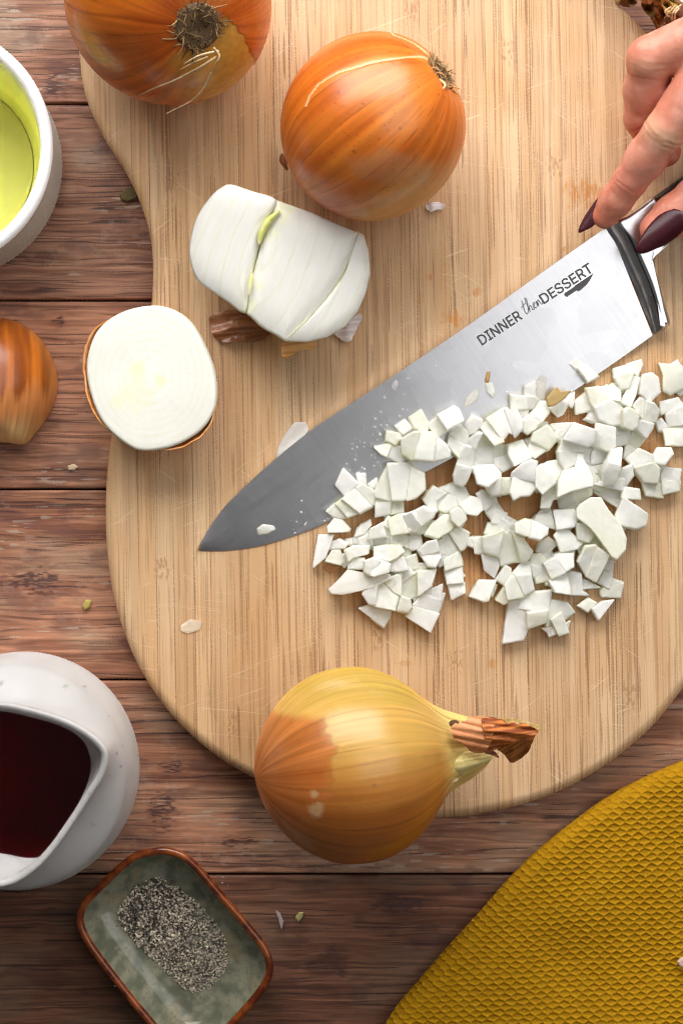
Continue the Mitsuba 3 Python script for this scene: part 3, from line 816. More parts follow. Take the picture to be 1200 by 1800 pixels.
for k in range(7):
    x0, y0 = 1188 + rng.normal(0, 5), 12 + rng.normal(0, 3)
    rootlet('onion_peelings', [(x0, y0), (x0 - 6 + rng.normal(0, 5), y0 + 9), (x0 - 12 + rng.normal(0, 9), y0 + 22)], [0.033, 0.033, 0.030], 0.0004, 0.0002, (0.66, 0.48, 0.28))
o = np.c_[ccw(spline([P(x, y, .03)[:2] for x, y in ((1186, -6), (1200, 10), (1225, 14), (1260, 0), (1262, -40), (1220, -60), (1190, -40))], 60)), np.full(60, .030)]
put('onion_peelings__cut_end', loft([(o - o.mean(0)) * [.7, .7, 0] + o.mean(0) * [1, 1, 0] + [0, 0, .001], (o - o.mean(0)) * [1.06, 1.06, 0] + o.mean(0) * [1, 1, 0] + [0, 0, .018], o, (o - o.mean(0)) * [.93, .93, 1] + o.mean(0) + [0, 0, .0012]]), 'm_flesh', 50, lambda v, n: np.tile(FL, (len(v), 1)))  # cut end built up tall and out of view to block window light
say('onion_peelings', "crumpled golden-brown onion peelings beyond the board's far right corner, behind the hand, some added shade-casters", 'onion peelings')

# ------------------------------------------------------------------ the knife
SPINE = [(345, 966), (358, 944), (375, 917), (400, 885), (440, 846), (480, 810), (520, 777), (560, 747), (630, 701), (700, 655), (770, 608), (830, 567), (900, 517), (970, 467), (1030, 425), (1066, 400)]
EDGE = [(346, 968.5), (372, 969), (400, 968), (450, 961), (500, 947), (550, 929), (600, 905), (650, 879), (700, 854), (800, 802), (900, 748), (1001, 691), (1048, 659), (1100, 623), (1147, 589)]
ZK = BZ + 0.004
NL, NW = 260, 34
sp = spline([P(x, y, ZK)[:2] for x, y in SPINE], NL, False)
ed = spline([P(x, y, ZK)[:2] for x, y in EDGE], NL, False)
tt = np.linspace(0, 1, NL)
zs = BZ + 0.0012 + 0.0058 * tt          # spine lifted towards the bolster
ze = BZ + 0.0004 + 0.0024 * tt ** 1.5


def blade_z(i, w, side):
    th = np.minimum(0.0011, 0.00025 + 0.0016 * tt[i]) * (1 - w ** 1.7)
    return zs[i] * (1 - w) + ze[i] * w + side * (th + 0.00004)


I, Wv = np.meshgrid(np.arange(NL), np.linspace(0, 1, NW), indexing='ij')
xy = lerp(sp[I], ed[I], Wv)
top = np.concatenate([xy, blade_z(I, Wv, 1)[..., None]], -1)
bot = np.concatenate([xy, blade_z(I, Wv, -1)[..., None]], -1)
# each station of the blade is a ring: over the top from spine to edge and back below
V, F = loft([np.vstack([top[i], bot[i, ::-1]])[::-1] for i in range(NL)])


def smear(p, n, uv):
    x, y = p.x / K, p.y / K
    a = fbm(x / 30, y / 30, 1.0, octaves=3)
    b = noise((x * 0.819 + y * 0.574) / 60, (x * 0.574 - y * 0.819) / 1.3)
    return 0.255 + 0.02 * a + 0.06 * b


def brush(p, n, uv):
    x, y = p.x / K, p.y / K
    return noise((x * 0.819 + y * 0.574) / 1.2, (x * 0.574 - y * 0.819) / 70) 




def steel(p, n, uv):
    x, y = p.x / K + 600, 900 - p.y / K
    film = smoothstep(0.44, 0.50, fbm(x / 55, y / 38, 4.0, octaves=2)) * smoothstep(620, 760, x) * smoothstep(540, 600, y + 0.62 * (x - 830) )
    fine = noise(((x - 600) * 0.819 - (y - 900) * 0.574) / 1.6, (x * 0.574 + y * 0.819) / 60, 2.0)
    return mi.Color3f(0.72, 0.72, 0.74) * (1 - 0.05 * film) * (0.965 + 0.07 * fine)


mat('m_blade', base_color=proc(steel), metallic=1.0, roughness=proc(smear), bump=(proc(brush, eps=1e-4), 0.000008))
mat('m_steel', base_color=(0.70, 0.70, 0.71), metallic=1.0, roughness=0.26)
mat('m_ink', base_color=(0.075, 0.072, 0.070), roughness=0.55, specular=0.3)
mat('m_handle', base_color=(0.018, 0.018, 0.022), roughness=0.32, specular=0.5)
put('knife__blade', (V, F), 'm_blade', 30)
from scipy.spatial import cKDTree
_tree = cKDTree(top[..., :2].reshape(-1, 2))
_topz = top[..., 2].reshape(-1)


def on_blade(q):
    """Height of the blade's upper face under these points."""
    d, i = _tree.query(np.atleast_2d(q)[:, :2], k=4)
    w = 1 / (d + 1e-6)
    return (w * _topz[i]).sum(1) / w.sum(1)


EDGEPOLY = Polygon(np.vstack([sp, ed[::-1]])).buffer(0)

# concave ricasso that rises from the blade to the bolster, then bolster and handle
La = spline([(1064, 401), (1083, 430), (1102, 467), (1127, 523), (1142, 564), (1149, 588)], 40, False)
Ra = spline([(1086, 391), (1106, 423), (1121, 456), (1138, 495), (1150, 532), (1161, 578)], 40, False)
vt = np.linspace(0, 1, 40)
ztop_b = BZ + 0.0135 - 0.0055 * vt ** 1.3
rows = []
for w in np.linspace(0, 1, 14):
    q = La * (1 - w) + Ra * w
    zl = on_blade(PP(La, ZK)) + 0.00008
    z = zl * (1 - w ** 1.7) + ztop_b * w ** 1.7
    rows.append(np.array([P(x, y, h) for (x, y), h in zip(q, z)]))
G = np.array(rows)
low = G.copy()
low[..., 2] = np.minimum(low[..., 2] - 0.0003, BZ + 0.0022 + 0 * low[..., 2])
V, F = loft([np.vstack([G[i], low[i, ::-1]]) for i in range(14)])
put('knife__ricasso', (V, F), 'm_steel', 40)
BOL = ccw(spline([(1084, 391), (1104, 377), (1126, 361), (1149, 346), (1163, 366), (1178, 390), (1192, 412), (1180, 424), (1163, 436), (1153, 448), (1150, 466), (1156, 494), (1166, 529), (1177, 567), (1170, 573), (1161, 578), (1150, 532), (1138, 495), (1121, 456), (1106, 423)], 160) * [1, -1])


def bolster_top(x, y):
    d = ((x - 1066) * 0.574 + (y - 400) * 0.819) / 200.0        # from spine to heel
    return BZ + 0.0135 - 0.0055 * np.clip(d, 0, 1) ** 1.3


def rim_at(f, dz):
    q = inset(BOL, f)
    return np.array([P(x, -y, bolster_top(x, -y) + dz) for x, y in q])


rg = [ring3(rim_at(1, 0)[:, :2], BZ + 0.0012), ring3(rim_at(0, 0)[:, :2], BZ + 0.003), rim_at(0, -0.0022), rim_at(0.8, -0.0012), rim_at(2.4, -0.0004), rim_at(5.0, 0.0), rim_at(9, 0.0001)]
put('knife__bolster', loft(rg), 'm_steel', 35)
# handle: rounded section along its own curved line
hs = spline([(1172, 380), (1230, 341), (1330, 275), (1440, 202), (1560, 126), (1640, 85), (1690, 66)], 60, False)
tv = np.gradient(hs, axis=0)
tv /= np.linalg.norm(tv, axis=1, keepdims=True)
nv = np.stack([-tv[:, 1], tv[:, 0]], 1)
hw = np.interp(np.linspace(0, 1, 60), [0, .12, .3, .6, .82, .94, 1], [41, 43, 50, 46, 52, 58, 30])
ht = np.interp(np.linspace(0, 1, 60), [0, .2, .5, .9, 1], [.0064, .0078, .0084, .0086, .004])
aw = np.arange(36) * 2 * np.pi / 36
rg = []
for k in range(60):
    ce = P(*hs[k], BZ + 0.0072)
    ca, sa = np.sign(np.cos(aw)) * np.abs(np.cos(aw)) ** 0.7, np.sign(np.sin(aw)) * np.abs(np.sin(aw)) ** 0.8
    rg.append(np.stack([ce[0] + nv[k, 0] * ca * hw[k] * K, ce[1] - nv[k, 1] * ca * hw[k] * K, BZ + 0.0090 + sa * ht[k]], 1))
put('knife__handle', loft(rg), 'm_handle', 50)

# the print on the blade: words and a little knife
UDIR = np.array([math.cos(math.radians(33.6)), math.sin(math.radians(33.6))])
NDIR = np.array([-UDIR[1], UDIR[0]])


def on_print(px, py):
    o = P(px, py, ZK)[:2]

    def f(v):
        q = o + np.outer(v[:, 0], UDIR) + np.outer(v[:, 1], NDIR)
        return np.column_stack([q, on_blade(q) + 0.00003 + np.clip(v[:, 2], 0, 1) * 0.00006])
    return f


def lettering(key, text, px, py, length, cap):
    m = meshkit.text_mesh(text, cap, 1.0, bold=True)
    v = np.array(m.vertices)
    v[:, 0] -= v[:, 0].min()
    v[:, 0] *= length / v[:, 0].max()
    v = on_print(px, py)(v)
    scene[free(key)] = mikit.ply(trimesh.Trimesh(v, m.faces, process=False), 'm_ink', smooth=False)


def flat(key, geom, px, py):
    parts = [trimesh.creation.extrude_polygon(g, 1.0, engine='earcut') for g in getattr(geom, 'geoms', [geom])]
    m = trimesh.util.concatenate(parts)
    scene[free(key)] = mikit.ply(trimesh.Trimesh(on_print(px, py)(np.array(m.vertices)), m.faces, process=False), 'm_ink', smooth=False)


lettering('knife__lettering', 'DINNER', 846, 608, 85 * K, 17.5 * K)
lettering('knife__lettering', 'DESSERT', 954, 536, 104 * K, 17.5 * K)
u = K
then = [[(3, 14), (8, 16), (13, 17)], [(10, 24), (8, 16), (5, 6), (5, 1), (7, 0), (11, 4)],
        [(11, 4), (16, 14), (18.5, 23), (17, 25), (15, 18), (12.5, 0)], [(12.5, 0), (15, 7), (18, 9.5), (18.5, 6), (18, 1), (20, 0), (22, 4)],
        [(22, 4), (26, 7), (27, 9.5), (24.5, 10), (22.5, 5), (23.5, 1), (26, 0), (29, 4)], [(29, 4), (31, 10), (30, 0), (32.5, 7), (35, 10), (35.5, 5), (35.5, 1), (37, 0), (40, 3)]]
th_geo = unary_union([LineString(np.array(spline(s_, 30, False)) * u).buffer(0.75 * u, quad_segs=3) for s_ in then])
flat('knife__lettering', th_geo, 920, 556)
kn = Polygon(np.array([(0, 0.5), (0.5, -2), (2, -3.2), (21, -3.2), (22.5, -2.5), (23.2, -6), (30, -6.5), (42, -4.6), (52, -0.8), (61, 4.6), (24, 4.6), (22, 3.6), (2, 3.6), (0.5, 2.6)]) * u).buffer(0.4 * u)
flat('knife__emblem', kn, 991, 521)
say('knife', 'chef knife with a broad steel blade, printed words and black handle, lying across the board', 'knife')

# ------------------------------------------------------------------ the chopped onion
REG = {'A': (540, 700, 6), 'B': (740, 640, 6), 'C': (940, 620, 4.615), 'D': (540, 860, 6), 'E': (720, 800, 6), 'F': (900, 800, 6), 'G': (620, 960, 6), 'H': (810, 960, 4), 'R': (500, 600, 1.714)}
DICE = """
A1 375,745 535,905 470,960 395,1035 295,915
A2 205,1200 395,1035 560,905 690,980 715,1050 690,1135 540,1215 400,1270 280,1260
A2 840,700 1060,690 1230,790 1240,960 1140,1050 1000,1090 850,1085 710,1045 690,1000 725,920
A1 720,1040 880,1080 870,1220 715,1255
A1 885,1080 1010,1090 1015,1205 880,1225
A2 712,520 870,475 1000,520 1060,640 1000,690 880,640 780,590
A3 985,430 1130,350 1320,360 1470,480 1515,560 1510,620 1320,675 1100,648 1000,590
A1 840,345 980,370 990,420 930,490 825,440
A1 1030,230 1110,310 1000,385 930,300
A1 1080,200 1200,120 1290,290 1250,370 1120,310
A1 520,800 610,800 615,900 545,905
A1 640,910 725,850 730,920 680,950
B3 60,640 200,530 360,440 410,470 460,600 330,670 165,765
B2 300,740 420,650 500,700 500,830 400,1000 330,920 280,850
B3 490,810 600,720 640,730 580,860 545,1090 480,1250 440,1290 360,1260 340,1180 380,1050 420,940
B2 600,720 680,760 750,860 755,1045 720,1060 550,1040 560,880
B3 610,640 740,550 850,480 900,470 950,520 1000,490 1060,600 1060,690 980,780 940,710 870,800 760,850 690,760
B2 470,640 540,540 640,590 640,640 560,720 510,740
B1 760,860 920,850 930,960 1000,1060 850,1140 760,1060
B2 930,840 1170,760 1260,780 1260,920 1100,1000 980,1060 920,940
B2 940,330 1090,340 1200,340 1230,380 1180,470 940,480
B2 980,490 1120,490 1110,570 1040,590
B1 1100,230 1195,180 1200,330 1090,330
B3 1200,480 1122,558 1044,612 1062,696 1128,744 1212,690 1290,588 1344,516 1308,402 1248,402
E3 670,120 880,100 960,190 960,230 820,340 720,300
E3 820,350 960,240 1100,240 1130,310 1070,400 870,430
F3 0,180 100,90 200,40 270,60 240,180 255,350 170,430 70,440 0,480 -40,400 -10,260
E1 140,470 250,335 380,400 270,480 290,600 200,560
E1 290,400 440,400 480,450 500,530 380,610 300,580
E1 350,360 480,310 580,340 620,420 520,520 480,440
E2 530,530 650,440 740,470 770,580 700,640 600,620
E1 700,420 760,380 900,430 920,500 990,600 930,690 860,690 780,580
E2 430,600 510,550 590,620 600,680 520,760 440,690
E2 230,730 360,630 440,630 520,690 420,800 290,880 160,840
E2 -60,640 140,545 270,590 240,660 130,740 80,820 -50,830
E1 350,850 520,770 620,830 600,960 560,1010 360,1070 300,960
E2 100,1000 200,910 290,890 340,1080 280,1180 200,1170
G1 950,150 1120,60 1150,160 1175,500 1030,570
E1 780,830 820,720 900,720 920,780 870,850
E1 610,870 760,860 750,1010 610,950
E2 760,870 900,830 980,790 1200,880 1300,1010 1240,1120 1100,1120 960,1160 940,1080 780,1030
E1 900,700 1020,640 1120,700 1200,760 1200,870 980,790
H1 145,65 260,70 270,130 235,225 165,170
F3 250,150 370,80 480,60 530,180 470,240 460,300 320,420 250,340
F2 330,400 480,280 600,380 430,480 400,560 310,560
C3 230,960 330,930 360,790 430,930 470,1010 470,1080 300,1120 180,1170 190,1050
F2 480,440 640,380 850,350 840,420 720,520 650,570 500,560
F2 840,320 1000,240 1190,240 1160,380 1120,560 930,440 870,400
F3 720,520 830,450 930,450 1010,580 1140,740 1200,880 1190,1000 1100,1100 1060,1080 930,900 830,770 680,650 680,570
F2 440,590 650,575 700,660 650,760 470,790
F2 680,720 790,740 860,860 800,920 690,890
F1 250,640 410,600 450,780 330,750 230,690
F3 20,740 130,690 250,710 370,780 360,840 280,900 160,870 20,830
F1 280,940 390,870 470,940 370,1050 260,1020
F2 440,850 490,790 600,800 740,930 680,990 510,1030
H2 830,120 880,10 950,0 1070,90 1050,240 1030,300 890,220
H1 485,60 560,55 600,100 560,150 490,160
H2 510,180 600,110 700,55 790,55 790,150 720,195 620,240 530,260
R2 1000,520 1020,470 1095,520 1090,555 1060,565 1000,550
C1 635,130 740,100 790,150 640,195
C1 750,95 860,60 870,100 830,190 780,150
C2 640,195 740,160 800,160 760,290 690,300
C2 800,190 850,200 820,330 770,440 690,410 740,310
C2 880,180 950,165 1000,200 1020,320 930,400 850,330 860,230
C1 1010,85 1190,110 1230,200 1200,290 1100,340 1040,310 1040,180
C2 420,290 520,275 580,310 590,380 480,450 450,400
C2 580,290 630,250 690,310 690,400 640,390 580,370
C2 480,440 600,380 690,410 720,470 710,590 600,580 520,540
C3 720,470 760,445 850,490 830,600 790,630 720,600
C2 790,440 850,370 960,410 1010,470 980,560 870,540
C2 860,540 970,570 960,610 860,760 760,830 720,840 740,740 800,640
C1 320,400 430,310 460,470 330,500
C1 390,540 470,480 520,560 460,570
C1 210,370 310,320 300,420 240,520 200,540 130,470
C3 310,560 490,620 470,720 390,790 230,800 180,800 240,660
C2 500,570 650,610 650,770 600,800 480,760 460,740 490,660
C1 660,610 760,590 770,640 740,740 660,760
C1 450,820 480,770 610,800 590,880 450,905
C2 0,640 130,570 300,560 240,640 130,770 0,860 -60,800
C2 190,800 340,790 400,840 330,900 240,950 200,880
C3 640,780 725,760 710,870 700,960 660,1060 580,1080 570,960
C2 710,940 780,910 795,1000 740,1080 660,1060
C2 740,860 840,775 950,830 960,880 810,930
C2 960,840 1000,770 1100,770 1120,820 1050,910 960,890
C2 800,930 960,890 1010,940 1000,1060 890,1050
C1 1040,930 1190,950 1170,1060 1160,1130 1020,1160 1010,1080
C1 1040,625 1200,590 1250,700 1200,760 1060,750
C1 1060,500 1200,420 1260,500 1200,590 1080,600
C1 1010,400 1160,365 1200,420 1080,480 1020,500
C1 980,560 1020,530 1080,600 1050,640 1000,630
C1 420,930 580,900 560,1010 470,1010
C1 870,1060 1010,1060 1040,1180 900,1160
C2 720,1090 850,1110 860,1190 700,1180
C2 350,125 420,100 515,190 430,235
D1 215,455 215,400 280,310 360,320 450,420 440,445 370,450
D1 120,490 270,490 230,620 190,720 60,830 90,640
D1 240,630 250,560 340,525 430,570 390,620
D1 190,760 260,650 340,640 390,770 350,800
D1 400,530 480,515 510,580 440,590
D1 500,500 560,380 660,330 670,380 600,470
D2 670,420 800,350 960,280 1160,260 1180,450 880,490 640,530
D1 530,530 640,480 860,490 880,560 720,610 540,590
D2 390,650 480,600 650,600 640,680 480,720 430,760
D2 700,620 860,590 980,590 1025,660 930,730 850,760 700,710
D2 440,720 600,730 600,840 430,840
D3 600,760 700,720 880,800 870,880 700,930 600,880
D2 870,780 1000,720 1140,680 1180,830 980,870 860,870
D2 225,1060 330,960 430,850 600,890 860,900 880,940 700,1030 500,1080 370,1110 250,1100
D1 880,490 1180,470 1200,600 1100,640 960,590 870,570
D1 810,260 870,260 890,310 820,330
G2 100,520 150,440 330,380 450,500 590,560 610,650 570,700 500,690 170,630
G2 400,320 480,290 700,270 870,260 820,430 700,520 600,570 430,490 330,380
G1 545,740 610,640 760,480 950,395 920,660 800,905
G1 60,670 170,640 410,680 390,760 325,870
H1 65,355 130,240 245,245 190,385 160,392
H1 245,235 310,135 350,160 350,200 300,275
H2 240,380 350,210 490,210 515,320 440,360 330,380 290,410
H1 350,200 430,110 490,110 490,210
H2 620,250 770,190 840,200 850,320 890,350 780,350 660,330
H1 340,380 470,390 465,600 440,660 295,685
H2 470,330 630,315 600,540 470,590
H1 625,375 750,400 800,465 700,540 600,570
H1 560,580 700,560 760,530 750,580 680,610 610,640 600,610
H1 820,420 890,365 950,400 890,465
H1 920,440 1000,390 1075,380 965,520
H1 980,320 1060,230 1140,260 1120,365 990,355
H1 820,220 880,240 970,290 850,300
"""
rng = np.random.default_rng(77)


def dice_mesh(pts, z0, t, tilt, rng, round_=0.0006):
    """A cut piece of onion layer: the outline (metres), from z0 up t, with softened edges, a little bend and uneven cut faces."""
    o = Polygon(pts).buffer(0).buffer(0.0003, join_style=2)
    if o.geom_type != 'Polygon':
        o = max(o.geoms, key=lambda g: g.area)
    b = o.buffer(-0.0003, join_style=1).buffer(0.0003, quad_segs=2).simplify(0.00004)
    if b.is_empty or b.geom_type != 'Polygon':
        b = o
    q = ccw(np.array(b.exterior.coords)[:-1])
    # even out the outline, keeping its corners
    out = []
    for k in range(len(q)):
        a, c = q[k], q[(k + 1) % len(q)]
        m = max(1, int(np.linalg.norm(c - a) / 0.0011))
        out += [a + (c - a) * i / m for i in range(m)]
    q = np.array(out)
    c = q.mean(0)
    wave = 0.00022 * (nz(np.c_[q, np.full(len(q), rng.uniform(0, 9))], 900, 5, 2) - 0.5)
    q = inset(q, wave[:, None])
    batter = rng.uniform(-0.08, 0.12, 2) * t
    rings = []
    for z, ins in ((0, 0.0003), (0.0004, 0.0), (0.5 * t, -0.0001), (t - 0.0006, 0.0), (t - 0.0002, 0.00018), (t - 0.00004, 0.00045), (t, 0.0008)):
        r = c + (q - c) * (1 - ins / max(1e-4, np.abs(q - c).max() * 0.7))
        rings.append(np.c_[r + batter * (t - z) / max(t, 1e-5), np.full(len(q), z0 + z)])
    last = rings[-1]
    for f in (0.75, 0.5, 0.25):
        rings.append(np.c_[c + (last[:, :2] - c) * f, np.full(len(q), z0 + t)])
    V, F = loft(rings)
    d = V[:, :2] - c
    bend = rng.uniform(-10, 40)
    a = rng.uniform(0, np.pi)
    u = d[:, 0] * math.cos(a) + d[:, 1] * math.sin(a)
    V[:, 2] += (d @ tilt) * np.clip((V[:, 2] - z0) / t, 0, 1) - bend * u * u * np.clip((V[:, 2] - z0) / t, 0.2, 1)
    V[:, 2] += 0.00055 * (nz(V, 420, int(rng.integers(99)), 2) - 0.5)
    return V, F, c, a


def dice_color(c, a, rng):
    tint = rng.uniform(0, 1)
    base = lerp(np.array([0.985, 0.98, 0.955]), np.array([0.975, 0.972, 0.86]), np.array(tint ** 2.0))
    green = rng.uniform(0.0, 0.8) ** 1.5
    gdir = rng.uniform(0, 2 * np.pi)

    def f(v, n):
        d = v[:, :2] - c
        u = d[:, 0] * math.cos(a) + d[:, 1] * math.sin(a)
        w = -d[:, 0] * math.sin(a) + d[:, 1] * math.cos(a)
        fib = meshkit.fbm(np.stack([u * 1500, w * 130, v[:, 2] * 400], 1), 2, 3)
        col = base * (0.90 + 0.13 * fib)[:, None]
        g = sstep(0.0006, 0.0042, d[:, 0] * math.cos(gdir) + d[:, 1] * math.sin(gdir))
        side = sstep(0.7, 0.2, n[:, 2])
        col = lerp(col, np.array([0.92, 0.92, 0.64]), green * (0.60 * g + 0.45 * side))
        return col
    return f


def dice_zone(px, py, pts):
    if EDGEPOLY.buffer(-0.0015).contains(Point(P(px, py, ZK)[:2])):
        return 'on the knife blade'
    if py > 985:
        return "at the heap's lower left tip" if px < 770 else "along the heap's near side"
    if px > 1090:
        return "at the heap's right end"
    if py < 760:
        return "just below the blade's heel"
    if px < 720:
        return "at the heap's left end"
    return "in the heap's middle" if px < 900 else "in the heap's right half"


def dice_look(pts):
    g = Polygon(pts).buffer(0)
    r = np.array(g.minimum_rotated_rectangle.exterior.coords)
    e = sorted((np.linalg.norm(r[1] - r[0]), np.linalg.norm(r[2] - r[1])))
    size = 'large' if g.area > 2600 else 'small' if g.area < 900 else 'medium'
    form = 'long' if e[1] / e[0] > 2.0 else 'triangular' if g.area / (e[0] * e[1]) < 0.62 else 'blocky'
    return f'{size} {form} piece of diced onion'


def dice_place(k, n):
    if n == 1:
        return ''
    if n == 2:
        return ('left', 'right')[k] + ' of two, '
    if n == 3:
        return ('leftmost', 'middle', 'rightmost')[k] + ' of three, '
    w = ['', 'second ', 'third ', 'fourth ', 'fifth ', 'sixth ', 'seventh ', 'eighth ', 'ninth ', 'tenth ', 'eleventh ', 'twelfth ', 'thirteenth ', 'fourteenth ', 'fifteenth ']
    return f'{w[k]}from left, ' if k <= n // 2 and k else 'leftmost, ' if k == 0 else 'rightmost, ' if k == n - 1 else f'{w[n - 1 - k]}from right, '


LONE = {}
heap = []
for line in DICE.strip().splitlines():
    tag, *pts = line.split()
    ox, oy, sc = REG[tag[0]]
    heap.append((int(tag[1]), np.array([[ox + float(a) / sc, oy + float(b) / sc] for a, b in (p.split(',') for p in pts)]), False))
small = []
rs = np.random.default_rng(31)
for l_, p_, h_ in heap:
    g_ = Polygon(p_).buffer(0)
    r_ = np.array(g_.minimum_rotated_rectangle.exterior.coords)
    e0, e1 = r_[1] - r_[0], r_[3] - r_[0]
    if np.linalg.norm(e0) < np.linalg.norm(e1):
        e0, e1 = e1, e0
    L_, W_ = np.linalg.norm(e0), np.linalg.norm(e1)
    n_ = int(round(L_ / rs.uniform(24, 33)))
    if L_ < 46 or n_ < 2 or rs.uniform() < 0.22:
        small.append((l_, p_, h_))
        continue
    m_, d_ = r_[:4].mean(0), e0 / L_
    q_ = np.array([-d_[1], d_[0]])
    cuts = [-L_] + [(-0.5 + (k + 1) / n_) * L_ + rs.normal(0, 2.5) for k in range(n_ - 1)] + [L_]
    for k in range(n_):
        sl = [rs.normal(0, 0.14) if 0 < j < n_ else 0 for j in (k, k + 1)] if k == 0 else [sl[1], rs.normal(0, 0.14) if k + 1 < n_ else 0]
        box = Polygon([m_ + d_ * (cuts[k] - sl[0] * 80) - q_ * 80, m_ + d_ * (cuts[k + 1] - sl[1] * 80) - q_ * 80, m_ + d_ * (cuts[k + 1] + sl[1] * 80) + q_ * 80, m_ + d_ * (cuts[k] + sl[0] * 80) + q_ * 80]).buffer(0)
        c_ = g_.intersection(box)
        if c_.geom_type == 'Polygon' and c_.area > 120:
            small.append((max(1, l_ - int(rs.uniform() < 0.3)), np.array(c_.exterior.coords)[:-1] + rs.normal(0, 1.2, 2), h_))
heap = small
solid = unary_union([Polygon(p).buffer(0) for l, p, h_ in heap])
fill = solid.buffer(7).buffer(-15)
holes = solid.buffer(13).buffer(-15).difference(solid.buffer(1.5)).buffer(4)
keepout = EDGEPOLY.buffer(0.0045)
import shapely
for g_ in (fill, holes, keepout):
    shapely.prepare(g_)
# pieces that lie underneath and show in the gaps
fillers = []
tries = 0
while len(fillers) < 95 and tries < 9000:
    tries += 1
    x, y = rng.uniform(560, 1200), rng.uniform(640, 1110)
    if not fill.contains(Point(x, y)) or keepout.contains(Point(P(x, y, ZK)[:2])):
        continue
    if len(fillers) > 70 and not holes.contains(Point(x, y)):
        continue
    if any(np.hypot(x - a, y - b) < (17 if len(fillers) <= 70 else 12) for a, b in fillers):
        continue
    fillers.append((x, y))
    gap = holes.contains(Point(x, y))
    a = rng.uniform(0, np.pi)
    w, h = rng.uniform(9, 15), rng.uniform(11, 22)
    q = np.array([(-w, -h), (w * rng.uniform(.6, 1.1), -h * rng.uniform(.7, 1)), (w, h * rng.uniform(.6, 1)), (-w * rng.uniform(.5, 1), h)])
    R2d = np.array([[math.cos(a), -math.sin(a)], [math.sin(a), math.cos(a)]])
    heap.insert(0, (1 if gap else rng.choice([0, 0, 1]), q @ R2d.T + [x, y], True))
named = []
for lev, pts, hidden in heap:
    px, py = pts.mean(0)
    zb = BZ + 0.0002
    on = EDGEPOLY.buffer(0.001).contains(Point(P(px, py, ZK)[:2]))
    ext = math.sqrt(Polygon(pts).area) * K
    t = {0: 0.0034, 1: 0.0050, 2: 0.0058, 3: 0.0060}[lev] * rng.uniform(0.82, 1.15)
    t = min(t, 1.0 * ext)
    zb = {0: 0.0002, 1: 0.0003, 2: 0.0034, 3: 0.0070}[lev] + BZ
    if on:
        zb = max(on_blade(PP(pts, ZK)).mean() + {0: 0, 1: -0.0002, 2: 0.0004, 3: 0.0034}[lev], zb - 0.002)
    if lev == 2 and not on and py > 985:
        zb, t = BZ + 0.0012, t + 0.0018
    tl = rng.normal(0, {0: .10, 1: 0.14, 2: 0.24, 3: 0.26}[lev], 2) * min(1, 0.0052 / ext)
    w = PP(pts, zb + t)[:, :2]
    V, F, c, a = dice_mesh(w, zb, t, tl, rng)
    key = put('diced_onion', (V, F), 'm_dice', 62, dice_color(c, a, rng))
    if hidden:
        say(key, f'mostly buried diced onion piece under others, {dice_zone(px, py, pts)}', 'onion piece', f'buried onion pieces {dice_zone(px, py, pts)}')
    else:
        named.append((key, dice_look(pts), dice_zone(px, py, pts), px))

for look_, zone_ in sorted({(q[1], q[2]) for q in named}):
    same = sorted((q for q in named if q[1:3] == (look_, zone_)), key=lambda q: q[3])
    for k_, q in enumerate(same):
        say(q[0], f'{look_}, {dice_place(k_, len(same))}{zone_}', 'onion piece', 'diced onion pieces')

# small loose things: slivers, flakes, crumbs
def sliver(key, outline, z, t, label, cat, col=(0.86, 0.86, 0.80), bsdf='m_dice', group=None):
    r_ = np.random.default_rng(len(scene))
    V, F, c, a = dice_mesh(PP(outline, z)[:, :2], z, t, r_.normal(0, .05, 2), r_)
    k = put(key, (V, F), bsdf, 38, lambda v, n: np.asarray(col) * (0.9 + 0.2 * nz(v, 900, 3, 2))[:, None])
    say(k, label, cat, group)
    return k


sliver('onion_sliver', [(486, 806), (490, 786), (503, 762), (518, 744), (536, 744), (541, 756), (528, 778), (505, 795)], BZ + 0.0002, 0.0016, "translucent onion sliver on the board tucked under the blade's spine", 'onion sliver', (0.84, 0.80, 0.74))
zq = on_blade(P(467, 930, ZK))[0]
sliver('onion_sliver', [(453, 930), (463, 923), (480, 925), (482, 930), (470, 937), (456, 939)], zq, 0.0009, 'small white onion sliver on the blade near its tip', 'onion sliver')
zq = on_blade(P(860, 682, ZK))[0]
sliver('onion_sliver', [(852, 672), (864, 674), (868, 690), (866, 699), (856, 690)], zq, 0.0008, 'thin pointed onion sliver lying on the blade above the heap, under a brown root thread', 'onion sliver')
sliver('root_thread', [(853, 671), (856, 655), (860, 655), (857, 672)], on_blade(P(856, 663, ZK))[0], 0.0004, 'short brown root thread on the blade above the onion heap', 'root thread', (0.45, 0.28, 0.10), 'm_matte')
sliver('onion_film', [(935, 700), (945, 680), (938, 650), (944, 636), (952, 660), (958, 664), (955, 700), (945, 706)], on_blade(P(945, 680, ZK))[0], 0.0004, 'curled piece of clear onion film standing on the blade', 'onion film', (0.74, 0.72, 0.66))
sliver('onion_film', [(1001, 640), (1013, 630), (1022, 638), (1040, 652), (1048, 664), (1036, 670), (1012, 650)], on_blade(P(1024, 650, ZK))[0] + 0.0004, 0.0012, "white onion piece overhanging the blade's edge near the heel", 'onion piece', (0.88, 0.87, 0.82))
sliver('onion_film', [(690, 672), (697, 668), (700, 676), (694, 686), (688, 682)], on_blade(P(694, 677, ZK))[0], 0.0003, 'tiny wet onion film stuck near the spine of the blade', 'onion film', (0.66, 0.66, 0.66))
sliver('onion_film', [(820, 700), (832, 686), (842, 682), (838, 700), (826, 712), (816, 714)], on_blade(P(830, 698, ZK))[0], 0.0004, 'thin clear onion film flat on the blade above the heap', 'onion film', (0.78, 0.77, 0.70))
